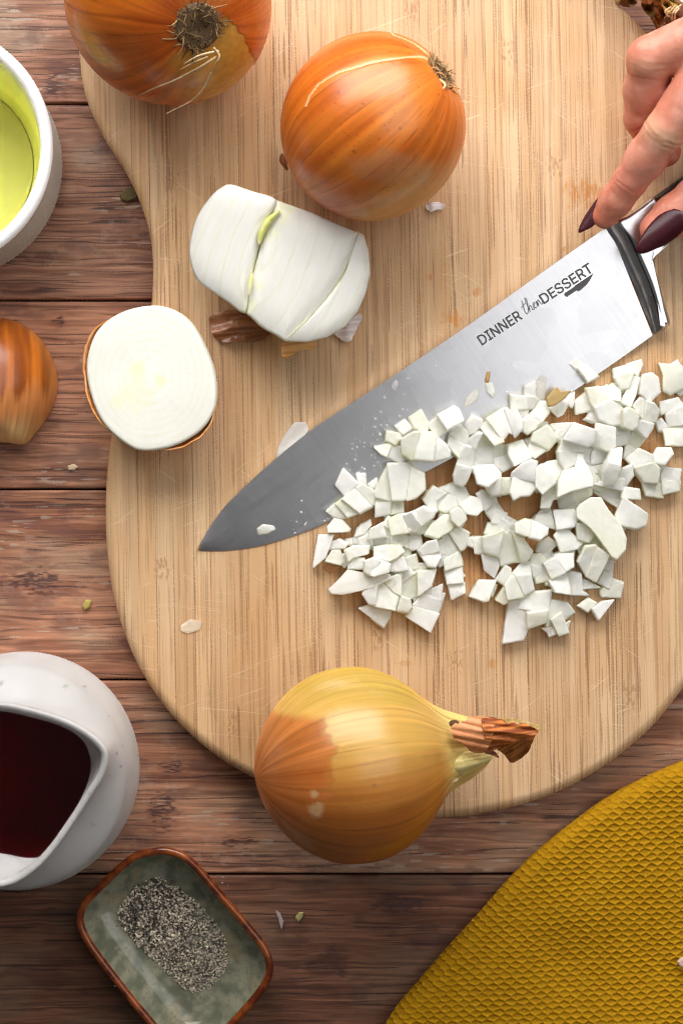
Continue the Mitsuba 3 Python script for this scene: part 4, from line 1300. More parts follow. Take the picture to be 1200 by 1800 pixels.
sliver('onion_film', [(318, 1100), (335, 1090), (354, 1094), (350, 1106), (330, 1112), (320, 1108)], BZ + 0.0001, 0.0003, 'clear wet onion flake on the left of the board below the knife tip', 'onion film', (0.72, 0.58, 0.42), 'm_flesh')
sliver('onion_root', [(961, 700), (970, 690), (977, 682), (984, 690), (1000, 688), (990, 700), (972, 712), (962, 714)], BZ + 0.0085, 0.0018, 'scrap of brown onion root between the blade and the heap', 'onion root', (0.46, 0.32, 0.13), 'm_matte')
sliver('herb_flake', [(212, 343), (222, 333), (240, 328), (247, 335), (240, 348), (224, 354), (214, 350)], 0.0004, 0.0012, "dry olive flake on the planks beside the board's neck", 'crumb', (0.14, 0.11, 0.045), 'm_matte')
sliver('crumb', [(147, 1065), (152, 1056), (160, 1056), (158, 1066), (150, 1071)], 0.0004, 0.0014, 'yellow-green crumb on the planks left of the board, above the white jug', 'crumb', (0.45, 0.36, 0.10), 'm_matte')
sliver('crumb', [(121, 820), (130, 817), (136, 821), (130, 826), (122, 825)], 0.0004, 0.0010, 'pale grain-like crumb on the planks below the orange onion half', 'crumb', (0.70, 0.56, 0.36), 'm_matte')
sliver('crumb', [(520, 1612), (526, 1604), (532, 1604), (530, 1612), (524, 1618)], 0.0004, 0.0010, 'greenish crumb on the dark near plank between dish and towel', 'crumb', (0.48, 0.42, 0.18), 'm_matte')
sliver('crumb', [(486, 1602), (492, 1606), (498, 1620), (495, 1632), (490, 1614)], 0.0004, 0.0006, 'pinkish skin crumb on the dark near plank right of the pepper dish', 'crumb', (0.42, 0.30, 0.30), 'm_matte')
sliver('onion_film', [(568, 998), (580, 992), (592, 996), (590, 1004), (578, 1006)], BZ + 0.0001, 0.0003, 'orange shred of onion skin on the board at the left foot of the heap', 'onion skin', (0.52, 0.26, 0.12), 'm_matte')
sliver('crumb', [(1190, 1690), (1196, 1683), (1210, 1688), (1212, 1695), (1202, 1699), (1194, 1697)], 0.0128, 0.0016, 'pinkish white crumb on the mustard towel at the right edge', 'crumb', (0.62, 0.44, 0.34), 'm_flesh')
# juice droplets on the steel
parts = []
for k in range(150):
    if k < 90:
        x, y = rng.normal(665, 28), rng.normal(785, 40)
    elif k < 125:
        x, y = rng.normal(560, 34), rng.normal(918, 16)
    else:
        x, y = rng.uniform(700, 1000), rng.uniform(640, 720)
    q = P(x, y, ZK)
    if not EDGEPOLY.buffer(-0.0008).contains(Point(q[:2])):
        continue
    r = rng.uniform(0.00012, 0.00042)
    m = trimesh.creation.icosphere(1, r)
    v = np.array(m.vertices) * [1, rng.uniform(.7, 1.2), 0.6]
    parts.append((v + [q[0], q[1], on_blade(q)[0]], m.faces))
scene['m_drop'] = {'type': 'principled', 'base_color': {'type': 'rgb', 'value': [0.80, 0.80, 0.78]}, 'roughness': 0.05, 'specular': 0.6}
put('juice_droplets', join(parts), 'm_drop', True)
say('juice_droplets', 'tiny onion juice droplets scattered on the steel blade beside the heap', 'droplets', kind='stuff')

# ------------------------------------------------------------------ ramekin with oil
mat('m_white_glaze', base_color=(0.90, 0.90, 0.90), roughness=0.16, specular=0.5)
mat('m_wall_shade', base_color=(0.50, 0.44, 0.37), roughness=0.6, specular=0.3)  # tan base colour stands in for shade on the white outer wall
ZR = 0.045
bc = P(-126, 257, ZR)
rb = 218 * K * (CZ - ZR) / DIST
NB = 1080
ph = np.arange(NB) * 2 * np.pi / NB


def circ(r, z):
    return np.stack([bc[0] + r * np.cos(ph), bc[1] + r * np.sin(ph), np.full(NB, z)], 1)


body = [circ(rb - 0.009, 0.0004), circ(rb - 0.0065, 0.001)]
nt = 130
for t in np.linspace(0, 1, nt):
    z = 0.003 + t * (ZR - 0.009 - 0.003)
    r = rb - 0.0028 + 0.0012 * t ** 1.2
    k = z / 0.0021
    amp = 0.00075 * min(1, t * 12, (1 - t) * 12)
    weave = np.abs(np.sin(np.pi * k)) * np.abs(np.cos(ph * 68 + np.pi / 2 * (math.floor(k) % 2)))
    q = circ(r, z)
    d = np.stack([np.cos(ph), np.sin(ph)], 1)
    q[:, :2] += d * (amp * (2 * weave - 0.6))[:, None]
    body.append(q)
body += [circ(rb - 0.0017, ZR - 0.0085), circ(rb - 0.0008, ZR - 0.0075), circ(rb - 0.0002, ZR - 0.0045), circ(rb, ZR - 0.0022)]
lip = [circ(rb - 0.0024 + 0.0024 * math.cos(a), ZR - 0.0022 + 0.0022 * math.sin(a)) for a in np.linspace(0.15, np.pi - 0.15, 14)]
ins = [circ(rb - 0.0049, ZR - 0.004)] + [circ(rb - 0.0050 - 0.0050 * t, ZR - 0.004 - t * 0.031) for t in np.linspace(0.05, 1, 10)]
rin = rb - 0.0100
ins += [circ(rin - 0.006 * (1 - math.cos(a)), 0.010 - 0.006 * math.sin(a)) for a in np.linspace(0.1, np.pi / 2, 8)]
put('ramekin__wall', loft(body, True, False), 'm_wall_shade', 50)
put('ramekin__glazed_inside', loft([body[-1]] + lip + ins, False, True), 'm_white_glaze', 50)
labels['ramekin__wall'] = {'label': 'outer wall painted tan for shade, with a knitted relief'}
say('ramekin', 'white ramekin with a knitted-texture outside at the upper left edge, holding oil', 'ramekin')
ZO = 0.0362
ro = rb - 0.0050 - 0.0050 * (ZR - 0.004 - ZO) / 0.031
scene['oil_body'] = {'type': 'homogeneous', 'albedo': {'type': 'rgb', 'value': [0, 0, 0]}, 'sigma_t': {'type': 'rgb', 'value': [0.001, 0.004, 0.95]}, 'scale': 21.0}
scene['m_oil'] = {'type': 'thindielectric', 'int_ior': 1.47, 'ext_ior': 1.0}
men = [circ(rin - 0.003, 0.0045), circ(ro + 0.0004, 0.012), circ(ro + 0.0006, ZO + 0.0008), circ(ro - 0.0006, ZO + 0.0002), circ(ro - 0.0016, ZO)]
V, F = loft(men)
key = put('olive_oil', (V, F), 'm_oil', 30, interior={'type': 'ref', 'id': 'oil_body'})
say('olive_oil', 'yellow-green oil filling the white ramekin at the upper left edge', 'oil')

# ------------------------------------------------------------------ jug with dark vinegar
ZJ = 0.074
RIM = [(192, 1334), (187, 1312), (163, 1288), (122, 1266), (62, 1247), (0, 1235), (-60, 1240), (-110, 1268), (-145, 1320), (-155, 1385), (-140, 1460), (-100, 1525), (-45, 1560), (15, 1558), (60, 1533), (95, 1497), (130, 1448), (160, 1402), (183, 1366)]
NJ = 300
rim2 = ccw(spline([P(x, y, ZJ)[:2] for x, y in RIM], NJ))
jc0 = P(37, 1353, 0.040)[:2]
rj = 206 * K * (CZ - 0.040) / DIST
rc = rim2.mean(0)
a0 = np.arctan2(rim2[:, 1] - rc[1], rim2[:, 0] - rc[0])


def jring(c, r, z):
    return np.stack([c[0] + r * np.cos(a0), c[1] + r * np.sin(a0), np.full(NJ, z)], 1)


spout = np.exp(-((a0 - 0.42) / 0.42) ** 2)
zrim = ZJ + 0.003 * spout
rings = [jring(jc0, 0.022, 0.0006), jring(jc0, 0.027, 0.002)]
for z in np.linspace(0.004, 0.056, 26):
    q = (z - 0.040) / 0.040
    r = rj * math.sqrt(max(0, 1 - (abs(q) ** 2.2) * (0.52 if q < 0 else 0.75)))
    rings.append(jring(jc0, r, z))
shoulder = rings[-1]
target = np.c_[inset(rim2, 0.0007), zrim - 0.003]
for t in np.linspace(0.1, 1, 14):
    k = sstep(0, 1, t)
    m = shoulder * (1 - k) + target * k
    m[:, 2] = shoulder[:, 2] * (1 - t) + target[:, 2] * t - 0.0006 * np.sin(np.pi * t)
    rings.append(m)


def jin(d, z):
    return np.c_[inset(rim2, d), z]


LT = 0.0027
for a in np.linspace(0.1, np.pi - 0.1, 12):
    rings.append(jin(LT / 2 * (1 - math.cos(a)) - 0.0004 * math.sin(a), zrim - 0.0016 + 0.0016 * math.sin(a)))
nout = len(rings)
inner_top = jin(LT, zrim - 0.003)
rings.append(inner_top)
# inside: the throat slopes in to the liquid, then opens into a round belly
ZL = 0.055
THR = [(160, 1345), (155, 1318), (143, 1298), (112, 1278), (60, 1262), (0, 1250), (-60, 1253), (-105, 1280), (-135, 1325), (-145, 1385), (-132, 1440), (-95, 1488), (-50, 1503), (0, 1502), (45, 1510), (72, 1506), (92, 1488), (114, 1458), (136, 1416), (154, 1376)]
thr2 = ccw(spline([P(x, y, ZL)[:2] for x, y in THR], 1200))
ta = np.unwrap(np.arctan2(thr2[:, 1] - rc[1], thr2[:, 0] - rc[0]))
ti = np.unwrap(a0)
ti = ti + 2 * np.pi * np.round((ta[0] - ti[0]) / (2 * np.pi))
ext_a = np.r_[ta - 2 * np.pi, ta, ta + 2 * np.pi]
thr = np.stack([np.interp(ti, ext_a, np.tile(thr2[:, q], 3)) for q in (0, 1)], 1)
for t in np.linspace(0.12, 1, 9):
    m = inner_top * (1 - t) + np.c_[thr, np.full(NJ, ZL)] * t
    m[:, 2] -= 0.0012 * np.sin(np.pi * t)
    rings.append(m)
rings.append(np.c_[thr, np.full(NJ, ZL - 0.004)])
rings += [jring(jc0, (rj - 0.006) * f, z) for f, z in ((0.97, .034), (0.88, .022), (0.72, .012), (0.5, .006), (0.2, .0045))]
V, F = loft(rings)
V[:, :2] += 0.0006 * (np.stack([nz(V, 35, 3, 2), nz(V, 35, 4, 2)], 1) - 0.5) * sstep(0.07, 0.05, V[:, 2])[:, None]
ridx = np.r_[np.repeat(np.arange(len(rings)), NJ), 0, len(rings) - 1]


def jugcol():
    c = np.tile([0.47, 0.455, 0.445], (len(V), 1))
    c = lerp(c, (0.40, 0.38, 0.355), 0.7 * sstep(0.35, 0.7, nz(V, 45, 6)))
    sp_ = sstep(0.76, 0.82, nz(V, 380, 8, 2)) * sstep(0.48, 0.62, nz(V, 60, 2))
    c = lerp(c, (0.16, 0.14, 0.13), 0.8 * sp_)
    # glaze breaks thin and dark along both sides of the lip
    g = nz(V, 130, 9, 2)
    under = np.exp(-((ridx - (nout - 13.0)) / 1.2) ** 2)
    inn = np.exp(-((ridx - (nout + 0.6)) / 0.7) ** 2)
    c = lerp(c, (0.15, 0.14, 0.15), np.clip(0.95 * under * (0.45 + 0.8 * g) + 0.7 * inn * sstep(0.35, 0.7, g), 0, 0.85))
    return c


mat('m_jug', base_color=VC, roughness=0.40, specular=0.45)
put('jug', (V, F), 'm_jug', True, jugcol())
say('jug', 'round off-white ceramic jug with a pinched spout and dark lip, at the lower left edge', 'jug')
lq = np.c_[thr, np.full(NJ, ZL - 0.0008)]
lc = lq.mean(0)
rg = [lc + (lq - lc) * [1.02, 1.02, 1] + [0, 0, -0.008], lc + (lq - lc) * [1.015, 1.015, 1] + [0, 0, 0.0007], lc + (lq - lc) * [.985, .985, 1] + [0, 0, 0.0001], lc + (lq - lc) * [.96, .96, 1]]
scene['vinegar_body'] = {'type': 'homogeneous', 'albedo': {'type': 'rgb', 'value': [0, 0, 0]}, 'sigma_t': {'type': 'rgb', 'value': [0.085, 0.95, 0.80]}, 'scale': 75.0}
scene['m_vinegar'] = {'type': 'thindielectric', 'int_ior': 1.36, 'ext_ior': 1.0}
rg = [jring(jc0, (rj - 0.0058) * f, z) for f, z in ((0.2, .0043), (0.5, .0058), (0.72, .0118), (0.88, .0218), (0.97, .0338), (1.0, .044))] + [np.c_[lc[:2] + (thr - lc[:2]) * 1.01, np.full(NJ, ZL - 0.004)]] + rg[1:]
put('red_vinegar', loft(rg), 'm_vinegar', 30, interior={'type': 'ref', 'id': 'vinegar_body'})
say('red_vinegar', 'dark red liquid inside the off-white jug', 'liquid')

# ------------------------------------------------------------------ small dish of ground pepper
DO = [(262, 1494), (300, 1493), (340, 1513), (392, 1572), (440, 1628), (470, 1668), (479, 1705), (466, 1740), (425, 1790), (375, 1838), (335, 1850), (295, 1838), (245, 1784), (190, 1715), (150, 1660), (135, 1622), (142, 1590), (172, 1556), (225, 1508)]
ZD = 0.019
ND = 260
do = ccw(spline([P(x, y, ZD)[:2] for x, y in DO], ND))


def dring(d, z):
    return np.c_[inset(do, d), np.full(ND, z)]


def mottled(p, n, uv):
    a = fbm(p.x * 260, p.y * 260, 1.0, octaves=3)
    b = noise(p.x * 1500, p.y * 1500, p.z * 900)
    c = mix((0.135, 0.142, 0.098), (0.27, 0.262, 0.185), smoothstep(0.25, 0.75, a))
    c = mix(c, mi.Color3f(0.33, 0.26, 0.14), 0.45 * smoothstep(0.60, 0.72, fbm(p.x * 90, p.y * 90, 5.0, octaves=2)))
    c = mix(c, mi.Color3f(0.13, 0.135, 0.105), 0.5 * smoothstep(0.60, 0.85, b))
    return c


def rimglaze(p, n, uv):
    a = fbm(p.x * 220, p.y * 220, p.z * 220, octaves=3)
    return mix((0.10, 0.018, 0.005), (0.27, 0.065, 0.013), smoothstep(0.3, 0.7, a))


mat('m_dish', base_color=proc(mottled), roughness=0.17, specular=0.5)
mat('m_dish_rim', base_color=proc(rimglaze), roughness=0.2, specular=0.5)
rg = [dring(0.010, 0.0005), dring(0.006, 0.0015), dring(0.003, 0.007), dring(0.0008, 0.014), dring(0.0002, ZD - 0.0012)]
for a in np.linspace(0.2, np.pi - 0.2, 8):
    rg.append(dring(0.0011 * (1 - math.cos(a)), ZD - 0.0011 + 0.0010 * math.sin(a)))
rg += [dring(0.0024, ZD - 0.0014), dring(0.0028, ZD - 0.0035), dring(0.0038, ZD - 0.0075), dring(0.0055, ZD - 0.0108), dring(0.0078, ZD - 0.0129), dring(0.0105, ZD - 0.0140), dring(0.014, ZD - 0.01445), dring(0.019, ZD - 0.0146)]
put('pepper_dish__bowl', loft(rg), 'm_dish', 60)
rt = []
for a in np.linspace(-0.9, np.pi + 0.9, 16):
    rt.append(dring(0.00125 - 0.00155 * math.cos(a), ZD - 0.0013 + 0.00155 * math.sin(a)))
put('pepper_dish__rim', loft(rt, False, False), 'm_dish_rim', 60)
labels['pepper_dish__rim'] = {'label': 'red-brown glazed rim'}
say('pepper_dish', 'small rounded rectangular sage green dish with red-brown rim, bottom left, holding pepper', 'dish')
rng = np.random.default_rng(5)
PO = Polygon(spline([(222, 1580), (240, 1556), (275, 1543), (300, 1548), (322, 1568), (350, 1590), (380, 1622), (398, 1655), (400, 1690), (388, 1718), (362, 1738), (340, 1745), (315, 1732), (290, 1708), (258, 1676), (228, 1648), (208, 1618), (210, 1596)], 90))
parts, cols = [], []
base = m3.Manifold.sphere(1.0, 6).to_mesh()
bv, bf = np.array(base.vert_properties[:, :3]), np.array(base.tri_verts)
zf = ZD - 0.0146
n = 0
while n < 6800:
    x, y = rng.uniform(200, 405), rng.uniform(1538, 1750)
    if not PO.contains(Point(x, y)) and rng.uniform() > 0.006:
        continue
    d = PO.exterior.distance(Point(x, y)) if PO.contains(Point(x, y)) else 0
    h = 0.0030 * min(1, d / 45) ** 0.7 if d else 0
    coarse = 1.0 if (x + y < 1960) else 0.72
    r = (0.00021 + 0.00034 * rng.uniform() ** 2) * (0.85 + 0.35 * rng.uniform()) * coarse * 1.15
    q = P(x, y, zf + rng.uniform(max(0, h - 0.0014), h) + r * 0.6)
    M = np.linalg.qr(rng.normal(size=(3, 3)))[0]
    v = (bv * (1 + rng.uniform(-.3, .3, (len(bv), 1))) * r * rng.uniform(0.6, 1.25, 3)) @ M.T + q
    parts.append((v, bf))
    dark = rng.uniform() < (0.45 if x + y < 1900 else 0.24)
    c = np.array([0.075, 0.062, 0.052]) * rng.uniform(.5, 2.4) if dark else np.array([0.62, 0.54, 0.42]) * rng.uniform(.5, 1.3)
    cols.append(np.repeat(c[None], len(v), 0))
    n += 1
put('ground_pepper', join(parts), 'm_matte', False, np.vstack(cols))
say('ground_pepper', 'heap of coarsely ground black pepper in the green dish', 'ground pepper', kind='stuff')

# ------------------------------------------------------------------ the mustard waffle towel
EO = spline([(1420, 1262), (1300, 1290), (1200, 1336), (1130, 1366), (1050, 1411), (960, 1480), (900, 1537), (850, 1593), (790, 1660), (730, 1728), (690, 1778), (664, 1825), (640, 1890)], 900, False)
ew = PP(EO, 0.004)[:, :2]
tq = np.gradient(ew, axis=0)
tq /= np.linalg.norm(tq, axis=1, keepdims=True)
from scipy.ndimage import gaussian_filter1d
ev = gaussian_filter1d(np.stack([-tq[:, 1], tq[:, 0]], 1), 60, axis=0, mode='nearest')
if (P(1100, 1750, 0)[:2] - ew[450]) @ ev[450] < 0:
    ev = -ev
ev /= np.linalg.norm(ev, axis=1, keepdims=True)
HT = 0.0062                                        # radius of the rolled fold
arc = np.linspace(-0.85, np.pi / 2, 46)
vv = np.r_[HT * arc, HT * np.pi / 2 + np.linspace(0.0003, 0.128, 420)]
off = np.r_[HT * (1 - np.cos(arc)), HT + np.linspace(0.0003, 0.128, 420)]
zz = np.r_[HT + HT * np.sin(arc), np.full(420, 2 * HT)]
X = ew[:, None, :] + ev[:, None, :] * off[None, :, None]
Z = np.repeat(zz[None], len(ew), 0)
big = 0.0060 * (nz(np.c_[X.reshape(-1, 2), np.zeros(X.shape[0] * X.shape[1])], 22, 3, 2).reshape(Z.shape) - 0.5) * sstep(0.004, 0.03, off)[None]
Vt = np.concatenate([X, (Z + big)[..., None]], -1)
# normals of the smooth cloth, then the honeycomb along them
du, dv = np.gradient(Vt, axis=0), np.gradient(Vt, axis=1)
nn = np.cross(du, dv)
nn /= np.linalg.norm(nn, axis=-1, keepdims=True)
if nn[450, 300, 2] < 0:
    nn = -nn
# cloth coordinates: flat map so that the weave runs straight and bends over the fold
flatx = X[..., 0] + 0
flaty = X[..., 1] + 0
lead = (vv - off)[None, :, None] * ev[:, None, :]          # extra cloth that is used up by the fold
wx, wy = flatx + lead[..., 0], flaty + lead[..., 1]
wx = wx + 0.0013 * (nz(np.c_[X.reshape(-1, 2), np.ones(wx.size)], 45, 8, 2).reshape(wx.shape) - 0.5)
wy = wy + 0.0018 * (nz(np.c_[X.reshape(-1, 2), np.ones(wx.size)], 38, 18, 2).reshape(wx.shape) - 0.5)
ca, sa = math.cos(math.radians(2)), math.sin(math.radians(2))
wu, wv = wx * ca + wy * sa, -wx * sa + wy * ca
PU, PV = 0.0047, 0.0042
cell, second = np.full(wu.shape, 9.0), np.full(wu.shape, 9.0)
lit = np.zeros(wu.shape)
for oa, ob in ((0, 0), (0.5, 0.5)):
    fu, fv = wu / PU - oa, wv / PV - ob
    for du_ in (-0.5, 0.5):
        for dv_ in (-0.5, 0.5):
            iu, iv = np.floor(fu) + 0.5 + du_, np.floor(fv) + 0.5 + dv_
            h_ = (np.sin(iu * 127.1 + iv * 311.7 + oa * 55) * 43758.5453) % 1.0
            d_ = np.hypot((fu - iu + 0.16 * (h_ - .5)) * 1.2, (fv - iv + 0.14 * ((h_ * 7) % 1 - .5)) * 1.65)
            second = np.where(d_ < cell, cell, np.minimum(second, d_))
            lit = np.where(d_ < cell, h_, lit)
            cell = np.minimum(cell, d_)
edge_ = second - cell
ridge = np.exp(-(edge_ / 0.24) ** 2) + 0.35 * np.exp(-(cell / 0.22) ** 2) * 0 + 0.18 * np.clip(1 - edge_, 0, 1)
thr = 0.10 * np.sin(wu * 2 * np.pi / 0.00062) * np.sin(wv * 2 * np.pi / 0.00075)
hgt = (0.00054 * (ridge - 0.45) + 0.0011 * thr) * (0.75 + 0.5 * lit)
Vt = Vt + nn * hgt[..., None]
tw = Vt.reshape(-1, 3)


def towelcol(v, n):
    c = lerp((0.36, 0.175, 0.003), (0.44, 0.226, 0.005), nz(v, 300, 3, 2))
    return c * (0.84 + 0.32 * nz(v, 1700, 5, 2))[:, None]


scene['m_cloth'] = {'type': 'twosided', 'bsdf': {'type': 'principled', 'base_color': VC, 'roughness': 0.9, 'specular': 0.15, 'sheen': 0.3}}
put('towel', (tw, grid_faces(*Z.shape)), 'm_cloth', True, towelcol(tw, None))
say('towel', 'folded mustard yellow waffle-weave towel on the planks at the bottom right', 'towel')

# ------------------------------------------------------------------ the hand that holds the knife
def round_cone(p, a, b, r1, r2):
    ba = b - a
    L = ba @ ba
    t = np.clip(((p - a) @ ba) / L, 0, 1)
    return np.linalg.norm(p - a - t[..., None] * ba, axis=-1) - (r1 + (r2 - r1) * t)


def smin(a, b, k):
    h = np.clip(0.5 + 0.5 * (b - a) / k, 0, 1)
    return b * (1 - h) + a * h - k * h * (1 - h)


def nets(D, o, h):
    """Naive surface nets of a sampled field."""
    s = D < 0
    n = np.array(D.shape) - 1
    cnt = np.zeros(n, np.int8)
    pos = np.zeros((*n, 3))
    num = np.zeros(n, np.int8)
    C = [(i, j, k) for i in (0, 1) for j in (0, 1) for k in (0, 1)]
    sl = lambda c: tuple(slice(c[q], c[q] + n[q]) for q in range(3))
    for c in C:
        cnt += s[sl(c)]
    for a in C:
        for ax in range(3):
            if a[ax] == 0:
                b = list(a)
                b[ax] = 1
                d0, d1 = D[sl(a)], D[sl(tuple(b))]
                cr = (d0 < 0) != (d1 < 0)
                t = np.where(cr, d0 / np.where(cr, d0 - d1, 1), 0)
                for q in range(3):
                    pos[..., q] += np.where(cr, a[q] + (t if q == ax else 0), 0)
                num += cr
    act = (cnt > 0) & (cnt < 8)
    idx = np.full(n, -1)
    idx[act] = np.arange(act.sum())
    ijk = np.argwhere(act)
    V = o + (ijk + pos[act] / num[act][:, None]) * h
    F = []
    for ax in range(3):
        u, v = (ax + 1) % 3, (ax + 2) % 3
        a = np.argwhere((s.take(range(0, D.shape[ax] - 1), ax) != s.take(range(1, D.shape[ax]), ax)))
        a = a[(a[:, u] > 0) & (a[:, v] > 0) & (a[:, u] < n[u]) & (a[:, v] < n[v])]
        if len(a) == 0:
            continue
        ins = s[a[:, 0], a[:, 1], a[:, 2]]
        def g(du, dv):
            b = a.copy()
            b[:, u] -= du
            b[:, v] -= dv
            return idx[b[:, 0], b[:, 1], b[:, 2]]
        q = np.stack([g(1, 1), g(0, 1), g(0, 0), g(1, 0)], 1)
        q[~ins] = q[~ins][:, ::-1]
        F.append(q)
    return V, np.vstack(F)


J = {}
def jt(name, px, py, z, r):
    J[name] = (P(px, py, z), r)


# joints: photograph place, height, radius
jt('i0', 1292, 62, .060, .0112); jt('i1', 1166, 232, .049, .0079); jt('i2', 1104, 322, .036, .0066); jt('i3', 1062, 380, .0275, .0050)
jt('m0', 1330, 22, .062, .0112); jt('m1', 1142, 104, .050, .0088); jt('m2', 1131, 206, .034, .0077); jt('m3', 1168, 266, .0255, .0062)
jt('r0', 1372, 8, .058, .0108); jt('r1', 1230, 60, .036, .0088); jt('r2', 1235, 170, .024, .0076); jt('r3', 1275, 215, .0235, .0062)
jt('p0', 1420, 10, .050, .0100); jt('p1', 1320, 70, .030, .0078); jt('p2', 1330, 150, .0215, .0066); jt('p3', 1370, 185, .0215, .0056)
jt('t0', 1465, 225, .050, .0140); jt('t1', 1330, 300, .042, .0108); jt('t2', 1226, 348, .0385, .0088); jt('t3', 1152, 402, .0350, .0064)
jt('w', 1600, 110, .056, .0215); jt('e', 1800, 60, .062, .0270); jt('pc', 1430, 110, .056, .0150)
H_ = 0.00075
lo, hi = np.array([P(1085, 0, .03)[0] - .012, P(0, 470, .03)[1] - .01, 0.006]), np.array([P(1720, 0, .05)[0], P(0, -70, .06)[1] + .01, 0.092])
shape_ = np.ceil((hi - lo) / H_).astype(int)
gx = [lo[q] + np.arange(shape_[q]) * H_ for q in range(3)]
Pg = np.stack(np.meshgrid(*gx, indexing='ij'), -1)
big_ = 1.0


def seg(a, b, P_):
    return round_cone(P_, J[a][0], J[b][0], J[a][1], J[b][1])


def finger(c, P_, k=0.0016):
    d = smin(seg(c + '0', c + '1', P_), seg(c + '1', c + '2', P_), k)
    d = smin(d, seg(c + '2', c + '3', P_), k)
    # fuller pads between the joints
    for a, b, f in (('1', '2', 1.06), ('2', '3', 1.10)):
        m = 0.5 * (J[c + a][0] + J[c + b][0]) - np.array([0, 0, 0.0010])
        d = smin(d, np.linalg.norm(P_ - m, axis=-1) - 0.5 * (J[c + a][1] + J[c + b][1]) * f, 0.003)
    return d


def hand(P_):
    palm = smin(seg('i0', 'w', P_), seg('m0', 'w', P_), 0.006)
    palm = smin(palm, smin(seg('r0', 'w', P_), seg('p0', 'w', P_), 0.006), 0.006)
    palm = smin(palm, seg('w', 'e', P_), 0.010)
    palm = smin(palm, seg('t0', 'w', P_), 0.012)
    palm = smin(palm, seg('i0', 't0', P_) + 0.003, 0.012)
    palm = smin(palm, seg('pc', 'w', P_), 0.010)
    th_ = smin(smin(seg('t0', 't1', P_), seg('t1', 't2', P_), .003), seg('t2', 't3', P_), .002)
    m = 0.45 * J['t2'][0] + 0.55 * J['t3'][0] - np.array([0, 0, 0.0014])
    th_ = smin(th_, np.linalg.norm((P_ - m), axis=-1) - 0.0082, .003)
    d = smin(palm, th_, 0.006)
    for c in 'mirp':
        f = finger(c, P_)
        d = smin(d, f, 0.0006 + 0.0050 * sstep(0.034, 0.012, np.linalg.norm(P_ - J[c + '0'][0], axis=-1)))
    return d


D = np.empty(Pg.shape[:3])
for a in range(0, Pg.shape[0], 24):
    D[a:a + 24] = hand(Pg[a:a + 24])
D[-1] = 1
V, F = nets(D, lo, H_)
tm = trimesh.Trimesh(V, F if F.shape[1] == 3 else np.vstack([F[:, [0, 1, 2]], F[:, [0, 2, 3]]]), process=False)
import scipy.sparse as sps
e_ = tm.edges_unique
A_ = sps.coo_matrix((np.ones(2 * len(e_)), (np.r_[e_[:, 0], e_[:, 1]], np.r_[e_[:, 1], e_[:, 0]])), shape=(len(V), len(V))).tocsr()
A_ = sps.diags(1 / np.maximum(1, np.asarray(A_.sum(1)).ravel())) @ A_
for lam in (0.5, -0.52) * 6 + (0.5,):
    V = V + lam * (A_ @ V - V)
tm = trimesh.Trimesh(V, tm.faces, process=False)
V = np.array(tm.vertices)
N = np.array(tm.vertex_normals)


def along(a, b, V_):
    ba = J[b][0] - J[a][0]
    L = np.linalg.norm(ba)
    t = (V_ - J[a][0]) @ ba / L
    r = np.linalg.norm(V_ - J[a][0] - t[:, None] * ba / L, axis=1)
    return t, r, L


disp = 0.00018 * (nz(V, 700, 3, 2) - 0.5) + 0.0006 * (nz(V, 160, 4, 2) - 0.5)
crease = np.zeros(len(V))
pale = np.zeros(len(V))
for a, b, fs in (('i1', 'i2', (0.0, 0.0018)), ('i2', 'i3', (-.0005, .0012)), ('m1', 'm2', (0.004,)), ('m2', 'm3', (-.0005, .0012)), ('t2', 't3', (0.000, .0016))):
    t, r, L = along(a, b, V)
    w = np.exp(-((r - J[a][1]) / 0.0035) ** 2)
    wig = 0.0012 * (nz(V, 260, 7, 2) - 0.5)
    for f in fs:
        cr = np.exp(-((t - f + wig) / 0.00045) ** 2) * w * sstep(0.25, 0.6, nz(V, 230, 11, 2))
        disp -= 0.00024 * cr
        crease = np.maximum(crease, cr)
    # loose skin over the knuckle
    k = np.exp(-((t) / 0.0042) ** 2) * w * sstep(-0.2, 0.5, N[:, 2])
    disp += 0.00011 * k * np.sin(t / 0.00036 + 9 * nz(V, 200, 5, 2)) * sstep(0.3, 0.6, nz(V, 300, 15, 2))
    if a in ('i1', 'm1'):
        pale = np.maximum(pale, k * (1.0 if a == 'i1' else 0.5))
V = V + N * disp[:, None]
c = lerp((0.56, 0.20, 0.128), (0.65, 0.295, 0.21), sstep(0.3, 0.7, nz(V, 110, 2, 3)))
red = np.zeros(len(V))
for nme, s_ in (('i3', .012), ('m3', .012), ('m2', .011), ('i2', .009), ('t3', .012), ('m1', .008)):
    red = np.maximum(red, np.exp(-(np.linalg.norm(V - J[nme][0], axis=1) / s_) ** 2))
c = lerp(c, (0.56, 0.145, 0.085), 0.7 * red)
c = lerp(c, (0.66, 0.33, 0.24), 0.5 * sstep(0.52, 0.72, nz(V, 240, 12, 3)))
c = lerp(c, (0.70, 0.43, 0.27), 0.75 * pale)
c = lerp(c, c * [0.70, 0.50, 0.42], 0.55 * crease)
c = c * (0.94 + 0.12 * nz(V, 1300, 6, 2))[:, None]
mat('m_skin', base_color=VC, roughness=0.48, specular=0.4)
put('person__hand', trimesh.Trimesh(V, tm.faces, process=False), 'm_skin', True, c)
say('person', 'hand from the upper right pinching the knife at its bolster, dark maroon pointed nails', 'person')
mat('m_nail', base_color=(0.045, 0.005, 0.010), roughness=0.38, specular=0.35, clearcoat=0.12, clearcoat_gloss=0.7)


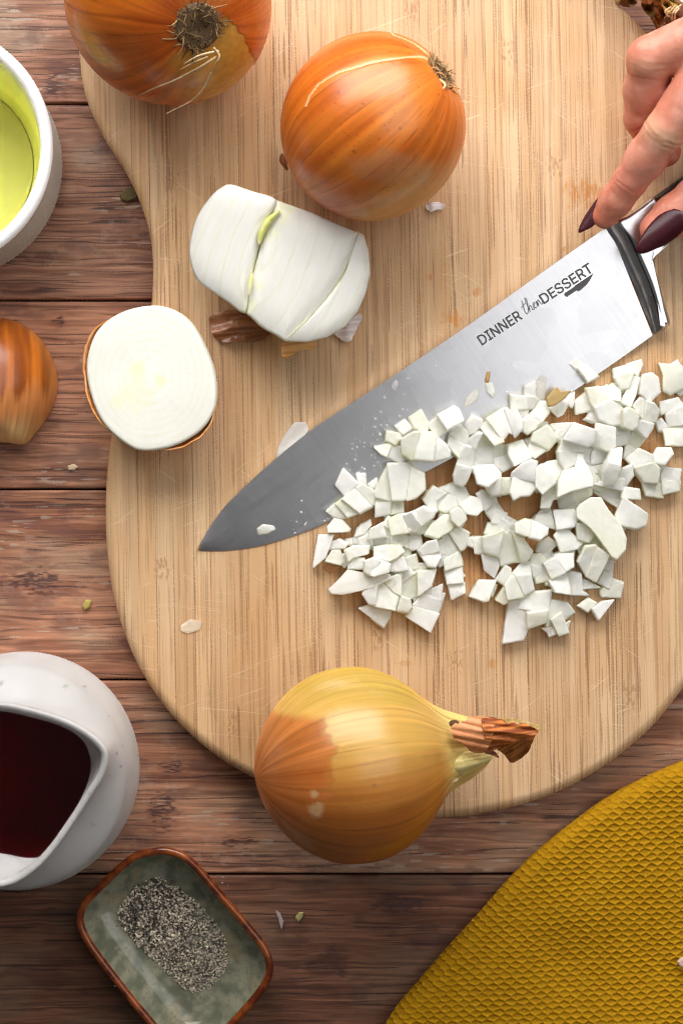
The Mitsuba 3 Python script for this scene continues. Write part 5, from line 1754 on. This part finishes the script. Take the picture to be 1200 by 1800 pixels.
def nail(outline, z_mid, up, width_dir, bulge, n=90, thick=0.0006):
    """A painted nail: outline in photograph pixels, bent across its width, with thickness."""
    o = spline(outline, n)
    w = np.array([P(x, y, z_mid) for x, y in o])
    w = w if ccw(w[:, :2]) is not None else w
    a = 0.5 * np.sum(w[:, 0] * np.roll(w[:, 1], -1) - w[:, 1] * np.roll(w[:, 0], -1))
    w = w if a > 0 else w[::-1]
    c = w.mean(0)
    top, bot = [], []
    for f in np.linspace(1, 0.05, 12):
        q = c + (w - c) * f
        d = (q - c) @ width_dir
        half = np.abs((w - c) @ width_dir).max()
        lift = bulge * (1 - (d / half) ** 2)
        q2 = q + np.outer(lift, up) + np.outer((q - c)[:, :2] @ np.array([0, 0]), up)
        rnd = -thick * 0.5 * (f > 0.98)
        top.append(q2 + np.outer(np.full(n, rnd), up))
        bot.append(q2 - np.array(up) * thick)
    return loft(bot[::-1] + top)


# thumb nail: faces up, slopes towards its tip
o = [(1203, 392), (1196, 378), (1184, 370), (1171, 369), (1155, 380), (1139, 397), (1126, 416), (1117, 434), (1118, 443), (1126, 446), (1139, 443), (1153, 437), (1168, 431), (1182, 422), (1196, 409)]
tdir = J['t3'][0] - J['t2'][0]
tdir /= np.linalg.norm(tdir)
wd = np.cross([0, 0, 1.0], tdir); wd /= np.linalg.norm(wd)
V, F = nail(o, J['t3'][0][2] + 0.0062, np.array([0, 0, 1.0]), wd, 0.0030)
V[:, 2] += ((V - J['t3'][0]) @ tdir) * -0.22
put('person__fingernail', (V, F), 'm_nail', 50)
# index nail: on the far left side of the fingertip, nearly edge on
o = [(1064, 338), (1070, 348), (1062, 366), (1052, 384), (1040, 398), (1028, 406), (1020, 409), (1021, 398), (1028, 380), (1040, 360), (1053, 344)]
idir = J['i3'][0] - J['i2'][0]
idir /= np.linalg.norm(idir)
wd = np.cross([0, 0, 1.0], idir); wd /= np.linalg.norm(wd)
V, F = nail(o, J['i3'][0][2] + 0.0005, np.array([-0.45, 0.25, 0.85]), wd, 0.0016)
s_ = (V[:, :2] - P(1050, 375, .028)[:2]) @ np.array([-0.83, 0.55])
V[:, 2] -= 0.55 * s_
V[:, 2] += ((V - J['i3'][0]) @ idir) * -0.2
put('person__fingernail', (V, F), 'm_nail', 50)
